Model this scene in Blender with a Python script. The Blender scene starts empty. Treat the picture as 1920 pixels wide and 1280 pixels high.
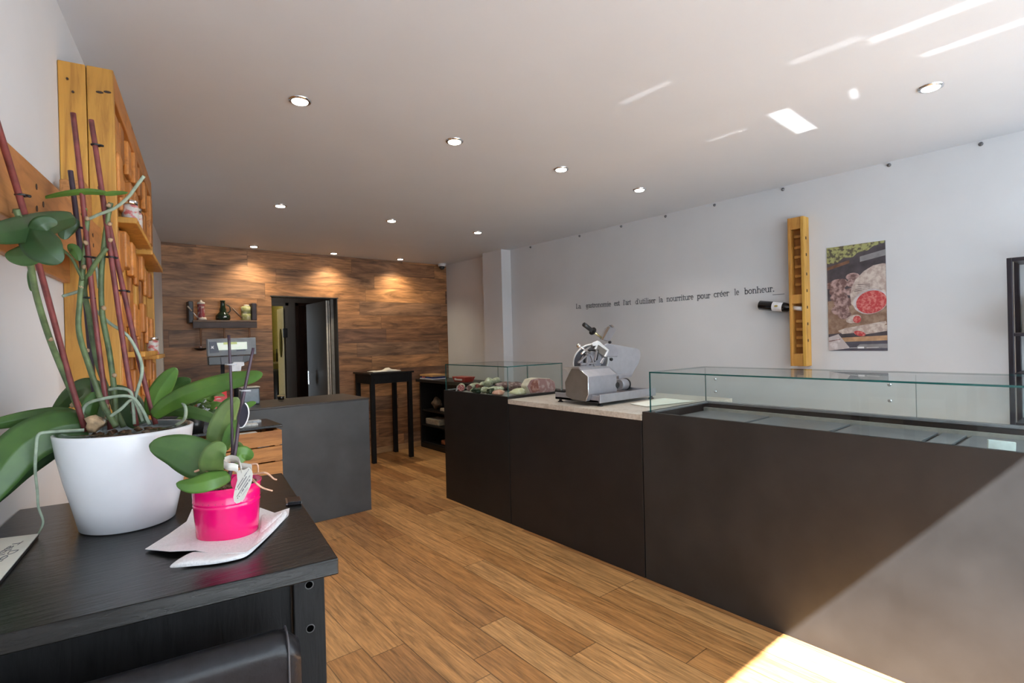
import bpy, bmesh, math, random
from mathutils import Vector, Matrix
random.seed(7)
S = bpy.context.scene
COL = S.collection
PI = math.pi
sin, cos = math.sin, math.cos

# ------------------------------------------------------------------ camera
YAW, PITCH, ROLL, FPX, EYE = 0.68787, -0.0036, -0.0252, 984.26, 1.45
fw = Vector((sin(YAW)*cos(PITCH), cos(YAW)*cos(PITCH), sin(PITCH)))
rt0 = Vector((cos(YAW), -sin(YAW), 0)); up0 = rt0.cross(fw)
rt = rt0*cos(ROLL) + up0*sin(ROLL); up = -rt0*sin(ROLL) + up0*cos(ROLL)
CAM = Vector((0, 0, EYE))
cam = bpy.data.objects.new('camera', bpy.data.cameras.new('camera')); COL.objects.link(cam)
cam.matrix_world = Matrix(((rt.x, up.x, -fw.x, 0), (rt.y, up.y, -fw.y, 0), (rt.z, up.z, -fw.z, EYE), (0, 0, 0, 1)))
cam.data.sensor_width = 36; cam.data.lens = FPX/1920*36; cam.data.clip_start = 0.02; cam.data.clip_end = 200
S.camera = cam

# ------------------------------------------------------------------ light and exposure
S.view_settings.view_transform = 'Standard'; S.view_settings.look = 'None'
S.view_settings.exposure = -0.05; S.view_settings.gamma = 1.0; S.view_settings.use_curve_mapping = False
SKY, SUN, SPOT = 5.9, 72.0, 27.0
w = bpy.data.worlds.new('sky'); S.world = w; w.use_nodes = True
bg = w.node_tree.nodes['Background']; bg.inputs[0].default_value = (0.78, 0.89, 1.0, 1); bg.inputs[1].default_value = SKY
S.cycles.max_bounces = 10; S.cycles.diffuse_bounces = 6; S.cycles.glossy_bounces = 4
S.cycles.transparent_max_bounces = 24; S.cycles.transmission_bounces = 6
S.cycles.caustics_reflective = False; S.cycles.caustics_refractive = False
S.cycles.sample_clamp_indirect = 6; S.cycles.use_denoising = True

def add_light(name, kind, loc, energy, color=(1, 1, 1), aim=None, **kw):
    d = bpy.data.lights.new(name, kind); d.energy = energy; d.color = color
    for k, v in kw.items(): setattr(d, k, v)
    o = bpy.data.objects.new(name, d); COL.objects.link(o); o.location = loc
    if aim is not None:
        o.rotation_euler = (Vector(aim)-Vector(loc)).to_track_quat('-Z', 'Y').to_euler()
    return o
SUNDIR = Vector((0.40, 1.0, -1.17))
add_light('sun', 'SUN', (0, -6, 8), SUN, (.90, .95, 1.0), aim=Vector((0, -6, 8))+SUNDIR, angle=0.0095)
# daylight entering through the glazed shopfront behind the camera
p_ = add_light('daylight_portal', 'AREA', (1.85, -0.98, 1.2), 1, aim=(1.85, 2, 1.2), shape='RECTANGLE', size=4.4, size_y=2.45)
p_.data.cycles.is_portal = True
# added narrow lamps standing in for sun that glass reflects onto the ceiling
def glint(cx, cy, sx, sy, e, ang=0.0, src=(0, -1.0, 1.26)):
    s = Vector((cx+src[0], cy+src[1], src[2])); t = Vector((cx, cy, 2.55))
    o = add_light('sun_glint_stand_in', 'AREA', s, e, (1, .97, .92), shape='RECTANGLE', size=sx, size_y=sy, spread=math.radians(.9))
    d = (t-s).normalized(); x = Vector((cos(ang), sin(ang), 0)); x = (x-d*x.dot(d)).normalized(); y = (-d).cross(x)
    o.matrix_world = Matrix(((x.x, y.x, -d.x, s.x), (x.y, y.y, -d.y, s.y), (x.z, y.z, -d.z, s.z), (0, 0, 0, 1)))
glint(2.90, 1.172, .40, .08, .16, 0.04)
glint(2.80, .86, .12, .02, .012, 0.2)
glint(2.79, 1.47, .03, .17, .008, 0)
glint(2.00, 1.44, .035, .20, .009, 0)
glint(2.36, .40, .06, .42, .06, .05)
glint(2.65, .40, .05, .26, .03, .02)
glint(2.28, .80, .05, .20, .012, .1)

# ------------------------------------------------------------------ unprojection helpers (where a sight line meets a plane of the room)
def ray(x, y): return fw + rt*((x-960)/FPX) - up*((y-640)/FPX)
def Wp(x, y, ax, val):
    d = ray(x, y); return CAM + d*((val-CAM[ax])/d[ax])
def Wn(x, y, n, c):
    d = ray(x, y); return CAM + d*((c-n.dot(CAM))/n.dot(d))
def Wd(x, y, dep): return CAM + ray(x, y)*dep

# ------------------------------------------------------------------ object helpers
def link(o, parent=None):
    COL.objects.link(o)
    if parent is not None: o.parent = parent
    return o
def tag(o, label=None, cat=None, group=None, kind=None):
    if label: o['label'] = label
    if cat: o['category'] = cat
    if group: o['group'] = group
    if kind: o['kind'] = kind
    return o
def thing(name, loc, label, cat, group=None, rot=0):
    o = bpy.data.objects.new(name, None); COL.objects.link(o); o.empty_display_size = .05
    o.location = loc; o.rotation_euler = (0, 0, rot); return tag(o, label, cat, group)

class MB:
    def __init__(s): s.bm = bmesh.new(); s.mi = 0
    def _f(s, vs, smooth=False):
        try: f = s.bm.faces.new(vs)
        except ValueError: return None
        f.material_index = s.mi; f.smooth = smooth; return f
    def hexa(s, c):            # 8 corners: bottom 4 ccw, top 4 ccw
        v = [s.bm.verts.new(p) for p in c]
        for q in ((3, 2, 1, 0), (4, 5, 6, 7), (0, 1, 5, 4), (1, 2, 6, 5), (2, 3, 7, 6), (3, 0, 4, 7)): s._f([v[i] for i in q])
        return s
    def box(s, x0, x1, y0, y1, z0, z1, M=None):
        c = [Vector(p) for p in ((x0, y0, z0), (x1, y0, z0), (x1, y1, z0), (x0, y1, z0), (x0, y0, z1), (x1, y0, z1), (x1, y1, z1), (x0, y1, z1))]
        if M is not None: c = [M @ p for p in c]
        return s.hexa(c)
    def cbox(s, c, sz, M=None):
        return s.box(c[0]-sz[0]/2, c[0]+sz[0]/2, c[1]-sz[1]/2, c[1]+sz[1]/2, c[2]-sz[2]/2, c[2]+sz[2]/2, M)
    def prism(s, pts, off):    # polygon (3-D points) extruded by a vector
        off = Vector(off); a = [s.bm.verts.new(p) for p in pts]; b = [s.bm.verts.new(Vector(p)+off) for p in pts]
        s._f(a); s._f(b[::-1]); n = len(a)
        for i in range(n): s._f([a[i], b[i], b[(i+1) % n], a[(i+1) % n]])
        return s
    def tube(s, pts, r, n=10, caps=True, flat=1.0):
        pts = [Vector(p) for p in pts]; rs = r if isinstance(r, (list, tuple)) else [r]*len(pts)
        rings = []; prev = None
        for i, p in enumerate(pts):
            t = (pts[min(i+1, len(pts)-1)]-pts[max(i-1, 0)]).normalized()
            if prev is None:
                u = t.orthogonal().normalized()
            else:
                u = (prev-t*prev.dot(t)); u = u.normalized() if u.length > 1e-6 else t.orthogonal().normalized()
            prev = u; v = t.cross(u)
            rings.append([s.bm.verts.new(p+(u*cos(2*PI*k/n)+v*sin(2*PI*k/n)*flat)*rs[i]) for k in range(n)])
        for a, b in zip(rings, rings[1:]):
            for k in range(n): s._f([a[k], a[(k+1) % n], b[(k+1) % n], b[k]], True)
        if caps: s._f(rings[0][::-1]); s._f(rings[-1])
        return s
    def lathe(s, prof, c=(0, 0, 0), n=40, M=None, sy=1.0):
        rings = []
        for r, z in prof:
            ring = []
            for k in range(n):
                p = Vector((r*cos(2*PI*k/n), r*sin(2*PI*k/n)*sy, z))
                if M is not None: p = M @ p
                ring.append(s.bm.verts.new(p+Vector(c)))
            rings.append(ring)
        for a, b in zip(rings, rings[1:]):
            for k in range(n): s._f([a[k], a[(k+1) % n], b[(k+1) % n], b[k]], True)
        s._f(rings[0][::-1]); s._f(rings[-1]); return s
    def blob(s, c, r, seed=0, amp=.12, sub=2, rot=0):
        rnd = random.Random(seed); res = bmesh.ops.create_icosphere(s.bm, subdivisions=sub, radius=1)
        ph = [rnd.uniform(0, 6) for _ in range(6)]; R = Matrix.Rotation(rot, 3, 'Z')
        for v in res['verts']:
            p = v.co.copy(); k = 1+amp*(sin(3*p.x+ph[0])*sin(3.3*p.y+ph[1])+.6*sin(5*p.z+ph[2]+2*p.x))
            v.co = R @ Vector((p.x*r[0]*k, p.y*r[1]*k, p.z*r[2]*k))+Vector(c)
        fs = {f for v in res['verts'] for f in v.link_faces}
        for f in fs: f.smooth = True; f.material_index = s.mi
        return s
    def build(s, name, mats, parent=None, bevel=0, seg=2, label=None, local=True):
        bmesh.ops.recalc_face_normals(s.bm, faces=s.bm.faces[:])
        me = bpy.data.meshes.new(name); s.bm.to_mesh(me); s.bm.free()
        for m in (mats if isinstance(mats, (list, tuple)) else [mats]): me.materials.append(m)
        o = bpy.data.objects.new(name, me); link(o, parent)
        if parent is not None and local:      # geometry written in world coordinates
            chain = parent; M = Matrix.Identity(4)
            while chain is not None:
                M = chain.matrix_basis @ M; chain = chain.parent
            me.transform(M.inverted())
        if bevel:
            b = o.modifiers.new('bevel', 'BEVEL'); b.width = bevel; b.segments = seg; b.limit_method = 'ANGLE'; b.angle_limit = .6
            b.harden_normals = False
        if label: o['label'] = label
        return o

def structure(o): o['kind'] = 'structure'; return o
def spline(pts, n=6):
    P = [Vector(p) for p in pts]; out = []
    for i in range(len(P)-1):
        a = P[max(i-1, 0)]; b = P[i]; c = P[i+1]; d = P[min(i+2, len(P)-1)]
        for k in range(n):
            t = k/n
            out.append(.5*((2*b)+(c-a)*t+(2*a-5*b+4*c-d)*t*t+(3*b-a-3*c+d)*t**3))
    out.append(P[-1]); return out

# ------------------------------------------------------------------ materials
MATS = {}
class NT:
    def __init__(s, name):
        s.m = bpy.data.materials.new(name); s.m.use_nodes = True; s.t = s.m.node_tree; s.p = s.t.nodes['Principled BSDF']
    def n(s, typ, **kw):
        nd = s.t.nodes.new(typ)
        for k, v in kw.items(): setattr(nd, k, v)
        return nd
    def l(s, a, b): s.t.links.new(a, b)
    def math(s, op, a, b=None, c=None):
        nd = s.n('ShaderNodeMath', operation=op)
        for i, v in enumerate((a, b, c)):
            if v is None: continue
            if isinstance(v, (int, float)): nd.inputs[i].default_value = v
            else: s.l(v, nd.inputs[i])
        return nd.outputs[0]
    def ramp(s, fac, stops, interp='LINEAR'):
        r = s.n('ShaderNodeValToRGB'); r.color_ramp.interpolation = interp; e = r.color_ramp.elements
        while len(e) < len(stops): e.new(.5)
        for i, (p, c) in enumerate(stops): e[i].position = p; e[i].color = (*c, 1)
        s.l(fac, r.inputs[0]); return r.outputs[0]
    def noise(s, vec, scale, detail=4, rough=.55, dist=0):
        nd = s.n('ShaderNodeTexNoise'); nd.inputs['Scale'].default_value = scale; nd.inputs['Detail'].default_value = detail
        nd.inputs['Roughness'].default_value = rough; nd.inputs['Distortion'].default_value = dist
        if vec is not None: s.l(vec, nd.inputs['Vector'])
        return nd.outputs[0]
    def mix(s, fac, a, b, mode='MIX'):
        nd = s.n('ShaderNodeMix', data_type='RGBA', blend_type=mode)
        for i, v in ((0, fac), (6, a), (7, b)):
            if isinstance(v, (int, float)): nd.inputs[i].default_value = v
            elif isinstance(v, tuple): nd.inputs[i].default_value = (*v, 1) if len(v) == 3 else v
            else: s.l(v, nd.inputs[i])
        return nd.outputs[2]
    def comb(s, x, y, z):
        nd = s.n('ShaderNodeCombineXYZ')
        for i, v in enumerate((x, y, z)):
            if isinstance(v, (int, float)): nd.inputs[i].default_value = v
            else: s.l(v, nd.inputs[i])
        return nd.outputs[0]
    def bump(s, h, strength=.2, dist=.01):
        b = s.n('ShaderNodeBump'); b.inputs['Strength'].default_value = strength; b.inputs['Distance'].default_value = dist
        s.l(h, b.inputs['Height']); s.l(b.outputs[0], s.p.inputs['Normal'])

def mat(name, col, rough=.5, metal=0, var=.08, scale=20, bump=0, emit=0, coat=0, spec=.5, stretch=None, dark=None):
    if name in MATS: return MATS[name]
    t = NT(name); p = t.p
    tc = t.n('ShaderNodeTexCoord'); v = tc.outputs['Object']
    if stretch:
        mp = t.n('ShaderNodeMapping'); mp.inputs['Scale'].default_value = stretch; t.l(v, mp.inputs[0]); v = mp.outputs[0]
    f = t.noise(v, scale)
    lo = dark if dark else tuple(c*(1-var*2) for c in col); hi = tuple(min(1, c*(1+var)) for c in col)
    t.l(t.ramp(f, [(.3, lo), (.65, hi)]), p.inputs['Base Color'])
    p.inputs['Roughness'].default_value = rough; p.inputs['Metallic'].default_value = metal
    p.inputs['Specular IOR Level'].default_value = spec
    if coat: p.inputs['Coat Weight'].default_value = coat; p.inputs['Coat Roughness'].default_value = .08
    if bump: t.bump(f, bump)
    if emit: p.inputs['Emission Color'].default_value = (*col, 1); p.inputs['Emission Strength'].default_value = emit
    MATS[name] = t.m; return t.m

def plank_mat(name, across, along, width, length, o1, o2, stops, rough, streak=(.55, 1.25), gs=(26, 1.6), gap=.012, gapdark=.45, knots=0):
    t = NT(name); g = t.n('ShaderNodeNewGeometry'); sp = t.n('ShaderNodeSeparateXYZ'); t.l(g.outputs['Position'], sp.inputs[0])
    ax = {'X': 0, 'Y': 1, 'Z': 2}; u = t.math('DIVIDE', t.math('ADD', sp.outputs[ax[across]], 20+o1), width)
    row = t.math('FLOOR', u); wn = t.n('ShaderNodeTexWhiteNoise', noise_dimensions='1D'); t.l(row, wn.inputs['W'])
    v = t.math('ADD', t.math('DIVIDE', t.math('ADD', sp.outputs[ax[along]], 20+o2), length), wn.outputs[0])
    col = t.math('FLOOR', v); w2 = t.n('ShaderNodeTexWhiteNoise', noise_dimensions='2D'); t.l(t.comb(row, col, 0), w2.inputs['Vector'])
    rnd = w2.outputs[0]
    base = t.ramp(rnd, stops)
    vec = t.comb(t.math('MULTIPLY', u, gs[0]*width), t.math('MULTIPLY', v, gs[1]*length), t.math('MULTIPLY', rnd, 60))
    n1 = t.noise(vec, 1.0, 6, .6, 1.6)
    k = t.ramp(n1, [(.28, (streak[0],)*3), (.5, (.93,)*3), (.72, (streak[1],)*3)])
    c = t.mix(1.0, base, k, 'MULTIPLY')
    vec2 = t.comb(t.math('MULTIPLY', u, gs[0]*width*5), t.math('MULTIPLY', v, gs[1]*length*3), t.math('MULTIPLY', rnd, 33))
    n2 = t.noise(vec2, 1.0, 3, .6, .4)
    c = t.mix(.55, c, t.mix(1.0, c, t.ramp(n2, [(.35, (.55,)*3), (.6, (1.15,)*3)]), 'MULTIPLY'))
    if knots:
        vo = t.n('ShaderNodeTexVoronoi'); t.l(t.comb(t.math('MULTIPLY', u, 1.2), t.math('MULTIPLY', v, 3.0), 0), vo.inputs['Vector']); vo.inputs['Scale'].default_value = 1.0
        c = t.mix(1.0, c, t.ramp(vo.outputs['Distance'], [(.02, (.45,)*3), (.09, (1, 1, 1))]), 'MULTIPLY')
    fu = t.math('FRACT', u); fv = t.math('FRACT', v)
    gu = t.math('GREATER_THAN', t.math('ABSOLUTE', t.math('SUBTRACT', fu, .5)), .5-gap)
    gv = t.math('GREATER_THAN', t.math('ABSOLUTE', t.math('SUBTRACT', fv, .5)), .5-gap*width/length*1.0)
    gm = t.math('MAXIMUM', gu, gv)
    c = t.mix(gm, c, t.mix(1.0, c, (gapdark,)*3, 'MULTIPLY'))
    t.l(c, t.p.inputs['Base Color']); t.p.inputs['Roughness'].default_value = rough
    h = t.math('SUBTRACT', t.math('MULTIPLY', n1, .4), gm); t.bump(h, .25, .002)
    MATS[name] = t.m; return t.m

def wood(name, col, dark, axis='Z', rough=.5, scale=9):
    if name in MATS: return MATS[name]
    t = NT(name); tc = t.n('ShaderNodeTexCoord'); mp = t.n('ShaderNodeMapping')
    sc = [1, 1, 1]; sc['XYZ'.index(axis)] = .09; mp.inputs['Scale'].default_value = sc
    t.l(tc.outputs['Object'], mp.inputs[0]); n1 = t.noise(mp.outputs[0], scale*3, 6, .65, 1.2)
    n2 = t.noise(tc.outputs['Object'], 4, 2)
    vo = t.n('ShaderNodeTexVoronoi'); vo.inputs['Scale'].default_value = 6; mp2 = t.n('ShaderNodeMapping')
    sc2 = [1, 1, 1]; sc2['XYZ'.index(axis)] = .5; mp2.inputs['Scale'].default_value = sc2; t.l(tc.outputs['Object'], mp2.inputs[0]); t.l(mp2.outputs[0], vo.inputs['Vector'])
    c = t.ramp(n1, [(.25, dark), (.5, col), (.8, tuple(min(1, x*1.25) for x in col))])
    c = t.mix(1.0, c, t.ramp(n2, [(.3, (.8, .74, .65)), (.7, (1.08, 1.08, 1.05))]), 'MULTIPLY')
    c = t.mix(1.0, c, t.ramp(vo.outputs['Distance'], [(.03, (.25, .13, .08)), (.09, (1, 1, 1))]), 'MULTIPLY')
    t.l(c, t.p.inputs['Base Color']); t.p.inputs['Roughness'].default_value = rough; t.bump(n1, .25, .003)
    MATS[name] = t.m; return t.m

def glass_mat(name, tint, gloss=1.0, rough=.0):
    t = NT(name); nt = t.t; nt.nodes.remove(t.p); out = nt.nodes['Material Output']
    tr = t.n('ShaderNodeBsdfTransparent'); tr.inputs[0].default_value = (*tint, 1)
    gl = t.n('ShaderNodeBsdfGlossy'); gl.inputs['Roughness'].default_value = rough
    fr = t.n('ShaderNodeFresnel'); fr.inputs[0].default_value = 1.5
    ge = t.n('ShaderNodeNewGeometry'); fac = t.math('MULTIPLY', t.math('MULTIPLY', fr.outputs[0], gloss), t.math('SUBTRACT', 1.0, ge.outputs['Backfacing']))
    mx = t.n('ShaderNodeMixShader'); t.l(fac, mx.inputs[0]); t.l(tr.outputs[0], mx.inputs[1]); t.l(gl.outputs[0], mx.inputs[2])
    t.l(mx.outputs[0], out.inputs[0]); MATS[name] = t.m; return t.m

PLASTER = mat('white_plaster', (.645, .65, .665), .85, var=.015, scale=3, bump=.03)
CEIL = mat('ceiling_paint', (.64, .685, .74), .6, var=.01, scale=2)
FLOOR = plank_mat('oak_floor', 'X', 'Y', .172, 1.9, -.02, .35, [(0, (.40, .185, .060)), (.35, (.50, .25, .090)), (.7, (.56, .30, .115)), (1, (.31, .135, .045))], .34, streak=(.50, 1.25), gs=(24, 2.0), gap=.014, gapdark=.42, knots=1)
CLAD = plank_mat('wood_cladding', 'Z', 'X', .178, 1.22, .08, .0, [(0, (.22, .100, .045)), (.3, (.42, .195, .078)), (.6, (.25, .135, .075)), (.8, (.48, .225, .088)), (1, (.18, .090, .055))], .5, streak=(.30, 1.6), gs=(10, 1.5), gap=.012, gapdark=.55)
BLACKWOOD = wood('black_stained_wood', (.010, .0095, .0095), (.003, .003, .003), 'X', .22, 30)
BLACKWOOD.node_tree.nodes['Principled BSDF'].inputs['Specular IOR Level'].default_value = .32
BLACKLEG = wood('black_stained_leg', (.009, .009, .010), (.003, .003, .003), 'Z', .55, 30)
BLACKLEG.node_tree.nodes['Principled BSDF'].inputs['Specular IOR Level'].default_value = .18
DESKGREY = mat('grey_laminate', (.060, .062, .064), .45, var=.12, scale=4)
BROWNLAM = mat('dark_brown_laminate', (.026, .024, .023), .46, var=.13, scale=4, bump=.02, spec=.38)
BLACKSHADELAM = mat('black_and_shaded_laminate', (.013, .012, .012), .45, var=.1, scale=6, spec=.35)  # real black panels; on the far counter, brown laminate painted darker for shade
PALLET = wood('orange_pallet_wood', (.52, .27, .050), (.30, .12, .018), 'Z', .45)
PALLETH = wood('pallet_wood_crosswise', (.52, .21, .045), (.26, .085, .014), 'Y', .45)
PALLETD = wood('pallet_wood_aged', (.40, .15, .028), (.18, .06, .01), 'Z', .5)
CRATE = wood('crate_wood', (.50, .22, .06), (.24, .085, .02), 'X', .55)
STEEL = mat('brushed_steel', (.46, .46, .49), .32, .8, var=.04, scale=60, stretch=(1, 1, .05))
ALU = mat('cast_aluminium', (.42, .42, .46), .4, .6, var=.04)
BROWNSTEEL = mat('satin_steel_side', (.26, .235, .21), .4, .6, var=.04)
BRIGHT = mat('polished_edge', (.85, .85, .86), .18, 1, var=.01)
BLACKPL = mat('black_plastic', (.012, .012, .013), .35)
GREYPL = mat('grey_plastic', (.20, .215, .23), .45)
WHITEPL = mat('white_plastic', (.78, .78, .80), .3)
MARBLE = None
GREEN = None

def leafmat(name, col, dark):
    t = NT(name); tc = t.n('ShaderNodeTexCoord'); f = t.noise(tc.outputs['Object'], 14, 4)
    t.l(t.ramp(f, [(.3, dark), (.7, col)]), t.p.inputs['Base Color']); t.p.inputs['Roughness'].default_value = .42
    t.p.inputs['Subsurface Weight'].default_value = .06; t.p.inputs['Subsurface Radius'].default_value = (.01, .02, .005)
    t.bump(t.noise(tc.outputs['Object'], 220, 2), .06, .001); MATS[name] = t.m; return t.m
LEAF = leafmat('orchid_leaf', (.070, .145, .030), (.035, .085, .020))
LEAFB = leafmat('bright_orchid_leaf', (.115, .235, .035), (.060, .145, .025))
LEAFD = leafmat('dark_orchid_leaf', (.032, .075, .022), (.018, .045, .014))
LEAFY = leafmat('yellowed_orchid_leaf', (.20, .27, .09), (.085, .155, .04))
STEM = mat('green_stem', (.10, .14, .055), .5, var=.25, scale=40)
CANE = mat('red_brown_cane', (.17, .035, .032), .5, var=.25, scale=30)
CANED = mat('dark_purple_cane', (.045, .022, .036), .45, var=.2, scale=30)
ROOT = mat('grey_aerial_root', (.30, .36, .27), .7, var=.15, scale=60)
ROOTP = mat('pale_aerial_root', (.72, .42, .28), .6, var=.15, scale=60)
BARK = mat('potting_bark', (.20, .11, .06), .9, var=.5, scale=60, bump=.6)
NODE = mat('dry_stem_node', (.36, .24, .14), .8, var=.2)

# marble
t = NT('beige_marble'); tc = t.n('ShaderNodeTexCoord'); f = t.noise(tc.outputs['Object'], 5, 8, .65, 1.5); f2 = t.noise(tc.outputs['Object'], 60, 3)
c = t.ramp(f, [(.3, (.36, .31, .25)), (.5, (.52, .48, .42)), (.7, (.62, .58, .52))]); c = t.mix(.35, c, t.ramp(f2, [(.35, (.35, .29, .23)), (.65, (.7, .66, .6))]))
t.l(c, t.p.inputs['Base Color']); t.p.inputs['Roughness'].default_value = .3; MARBLE = t.m
CASEGLASS = glass_mat('case_glass', (.955, .985, .98), 1.0)
EDGE = mat('teal_glass_edge', (.008, .085, .085), .15, var=.05, spec=.7)
SHOPGLASS = glass_mat('shop_window_glass', (.97, .98, .98), .6)
CUPGLASS = glass_mat('thin_clear_glass', (.93, .95, .95), 1.2)
EMIT = mat('lamp_diffuser', (1, .97, .9), .4, emit=14)
CHROME = mat('chrome', (.8, .8, .82), .12, 1, var=.01)
WALLW = mat('corridor_grey_paint', (.24, .22, .20), .8, var=.04, scale=3)

# ------------------------------------------------------------------ setting
D, R, H, C = 6.474, 4.118, 2.551, 2.586
LA = 0.16052
ld = Vector((sin(LA), cos(LA), 0)); nn = Vector((cos(LA), -sin(LA), 0)); C0 = -0.38098
def L3(a, p, z): return ld*a + nn*(C0+p) + Vector((0, 0, z))       # along the left wall, out from it, height
def lbox(mb, a0, a1, p0, p1, z0, z1):
    return mb.hexa([L3(a0, p0, z0), L3(a0, p1, z0), L3(a1, p1, z0), L3(a1, p0, z0), L3(a0, p0, z1), L3(a0, p1, z1), L3(a1, p1, z1), L3(a1, p0, z1)])
YF = -0.9
structure(MB().box(-1.0, R+.12, YF-.15, 10.2, -.1, 0).build('floor', FLOOR))
structure(MB().box(-1.0, R+.12, YF-.15, D+.12, H, H+.1).build('ceiling', CEIL))
m = MB(); lbox(m, YF-.12, 6.52, -.12, 0, 0, H); structure(m.build('wall_left', PLASTER))
structure(MB().box(R, R+.12, YF-.15, D+.12, 0, H).build('wall_right', PLASTER))
DX0, DX1, DZ = 1.722, 2.500, 2.03
structure(MB().box(.5, DX0, D, D+.12, 0, H).box(DX1, R, D, D+.12, 0, H).box(DX0, DX1, D, D+.12, DZ, H).build('wall_back', CLAD))
# column on the right wall
cx = Wp(942, 570, 1, 5.0).x; cy2 = Wp(907, 570, 0, cx).y
structure(MB().box(cx, R, 5.0, cy2, 0, H).build('wall_pillar', PLASTER))
SKIRT = wood('pale_skirting_wood', (.46, .27, .13), (.30, .16, .07), 'X', .5)
structure(MB().box(DX1+.02, R, D-.015, D, 0, .075).build('baseboard_back', SKIRT, bevel=.003))
structure(MB().box(DX0-.012, DX1+.012, D-.006, D+.13, DZ-.012, DZ).box(DX1-.012, DX1, D-.004, D+.13, 0, DZ-.012).build('trim_1', mat('dark_door_lining', (.02, .017, .015), .5)))
# shop front behind the camera: low wall, posts, glazing
FRAME = mat('anthracite_frame', (.03, .032, .035), .4)
OX0, OX1 = -.42, 4.0
structure(MB().box(-.9, OX0, YF-.12, YF, 0, H).box(OX1, R+.1, YF-.12, YF, 0, H).box(OX0, OX1, YF-.03, YF, 2.452, H).build('wall_front', PLASTER))
wf = structure(MB().box(OX0, OX0+.05, YF-.08, YF-.03, 0, 2.417).box(OX1-.05, OX1, YF-.08, YF-.03, 0, 2.417).box(OX0, OX1, YF-.08, YF-.03, 0, .06).box(.9, .95, YF-.08, YF-.03, 0, 2.417).build('window_1', FRAME))
MB().box(OX0+.05, .9, YF-.06, YF-.052, .06, 2.417).box(.95, OX1-.05, YF-.06, YF-.052, .06, 2.417).build('pane', SHOPGLASS, wf)
structure(MB().box(-14, 18, -16, YF-.15, -.14, -.02).build('ground', mat('pale_pavement', (.22, .22, .22), .9, var=.1, scale=4)))

aw = thing('added_sun_shade', (.2, YF-.2, 2.55), 'unseen grey sun shade added outside over the left shop window', 'sun shade')  # unseen sheet added to keep direct sun off the left floor
MB().hexa([Vector(p) for p in ((-1.2, YF-2.2, 2.30), (.90, YF-2.2, 2.30), (.90, YF-.16, 2.75), (-1.2, YF-.16, 2.75), (-1.2, YF-2.2, 2.32), (.90, YF-2.2, 2.32), (.90, YF-.16, 2.77), (-1.2, YF-.16, 2.77))]).build('sun_shade_sheet', mat('grey_sun_shade', (.35, .35, .36), .9), aw)
# corridor behind the doorway
YB = 8.3
YEL = mat('yellow_room_paint', (.42, .36, .10), .8, var=.05)
YEL2 = mat('yellow_door_paint', (.66, .48, .12), .5, var=.05)
CORR = structure(MB().box(1.2, 1.30, D+.12, YB, 0, 2.5).box(3.6, 3.7, D+.12, YB, 0, 2.5).box(1.0, 3.7, D+.12, 10.2, 2.5, 2.6).build('wall_corridor', WALLW))
a0 = Wp(508, 600, 1, YB).x-.3; a1 = Wp(536, 650, 1, YB).x; atop = Wp(520, 573, 1, YB).z
b0 = Wp(561, 650, 1, YB).x; b1 = b0+.85; btop = Wp(565, 574, 1, YB).z
structure(MB().box(1.0, a0, YB, YB+.1, 0, 2.5).box(a1, b0, YB, YB+.1, 0, 2.5).box(b1, 3.7, YB, YB+.1, 0, 2.5).box(a0, a1, YB, YB+.1, atop, 2.5).box(b0, b1, YB, YB+.1, btop, 2.5).build('wall_corridor_end', WALLW))
structure(MB().box(a0-.4, a1+.35, 9.9, 10.0, 0, 2.5).build('wall_kitchen', YEL))
structure(MB().box(1.0, 1.12, YB+.0, 9.9, 0, 2.5).build('wall_kitchen_left', YEL))
structure(MB().box(a1+.25, a1+.35, YB+.1, 9.9, 0, 2.5).build('wall_kitchen_side', YEL))
# dark panelled door at the corridor's end
DKW = wood('dark_panel_wood', (.055, .022, .012), (.02, .008, .005), 'Z', .45)
d = structure(MB().box(b0, b1, YB+.02, YB+.06, 0, btop).build('door_1', DKW))
MB().box(b0+.09, b1-.09, YB+.0, YB+.02, 1.72, btop-.09).box(b0+.09, b1-.09, YB, YB+.02, 1.0, 1.62).box(b0+.09, b1-.09, YB, YB+.02, .15, .85).build('panel', DKW, d, bevel=.01)
# frames
structure(MB().box(a1, a1+.05, YB-.015, YB, 0, atop+.05).box(a0, a1+.05, YB-.015, YB, atop, atop+.05).build('trim_2', WALLW, bevel=.004))
structure(MB().box(b0-.05, b0, YB-.02, YB, 0, btop+.05).box(b0-.05, b1+.05, YB-.02, YB, btop, btop+.05).build('trim_3', DKW, bevel=.004))
# grey flush door leaf standing open into the corridor, hinged on the right
LEAFG = mat('grey_brown_door_paint', (.055, .043, .037), .5, var=.04)
dx = Wp(612, 650, 1, D+.16).x
fa = Wp(576, 650, 1, 7.35)
d = structure(MB().hexa([Vector(p) for p in ((fa.x, fa.y, .01), (fa.x+.04, fa.y, .01), (dx+.04, D+.14, .01), (dx, D+.14, .01), (fa.x, fa.y, 2.0), (fa.x+.04, fa.y, 2.0), (dx+.04, D+.14, 2.0), (dx, D+.14, 2.0))]).build('door_2', LEAFG))
hp = Wp(583, 702, 1, 7.2)
MB().box(hp.x-.05, hp.x-.03, 7.13, 7.17, .92, 1.10).box(hp.x-.05, hp.x+.05, 7.14, 7.16, 1.06, 1.08).build('door_handle', BRIGHT, d, bevel=.002, label='white steel pull handle')
EDGEW = mat('pale_door_edge', (.62, .58, .52), .5)
MB().box(dx-.005, dx+.012, D+.122, D+.139, .01, 2.0).box(dx+.026, dx+.036, D+.122, D+.139, .01, 2.0).build('edge_strip', EDGEW, d)
structure(MB().box(dx+.045, DX1-.014, D+.10, D+.13, 0, DZ-.012).build('trim_4', mat('jamb_grey_paint', (.22, .21, .19), .6)))
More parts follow.
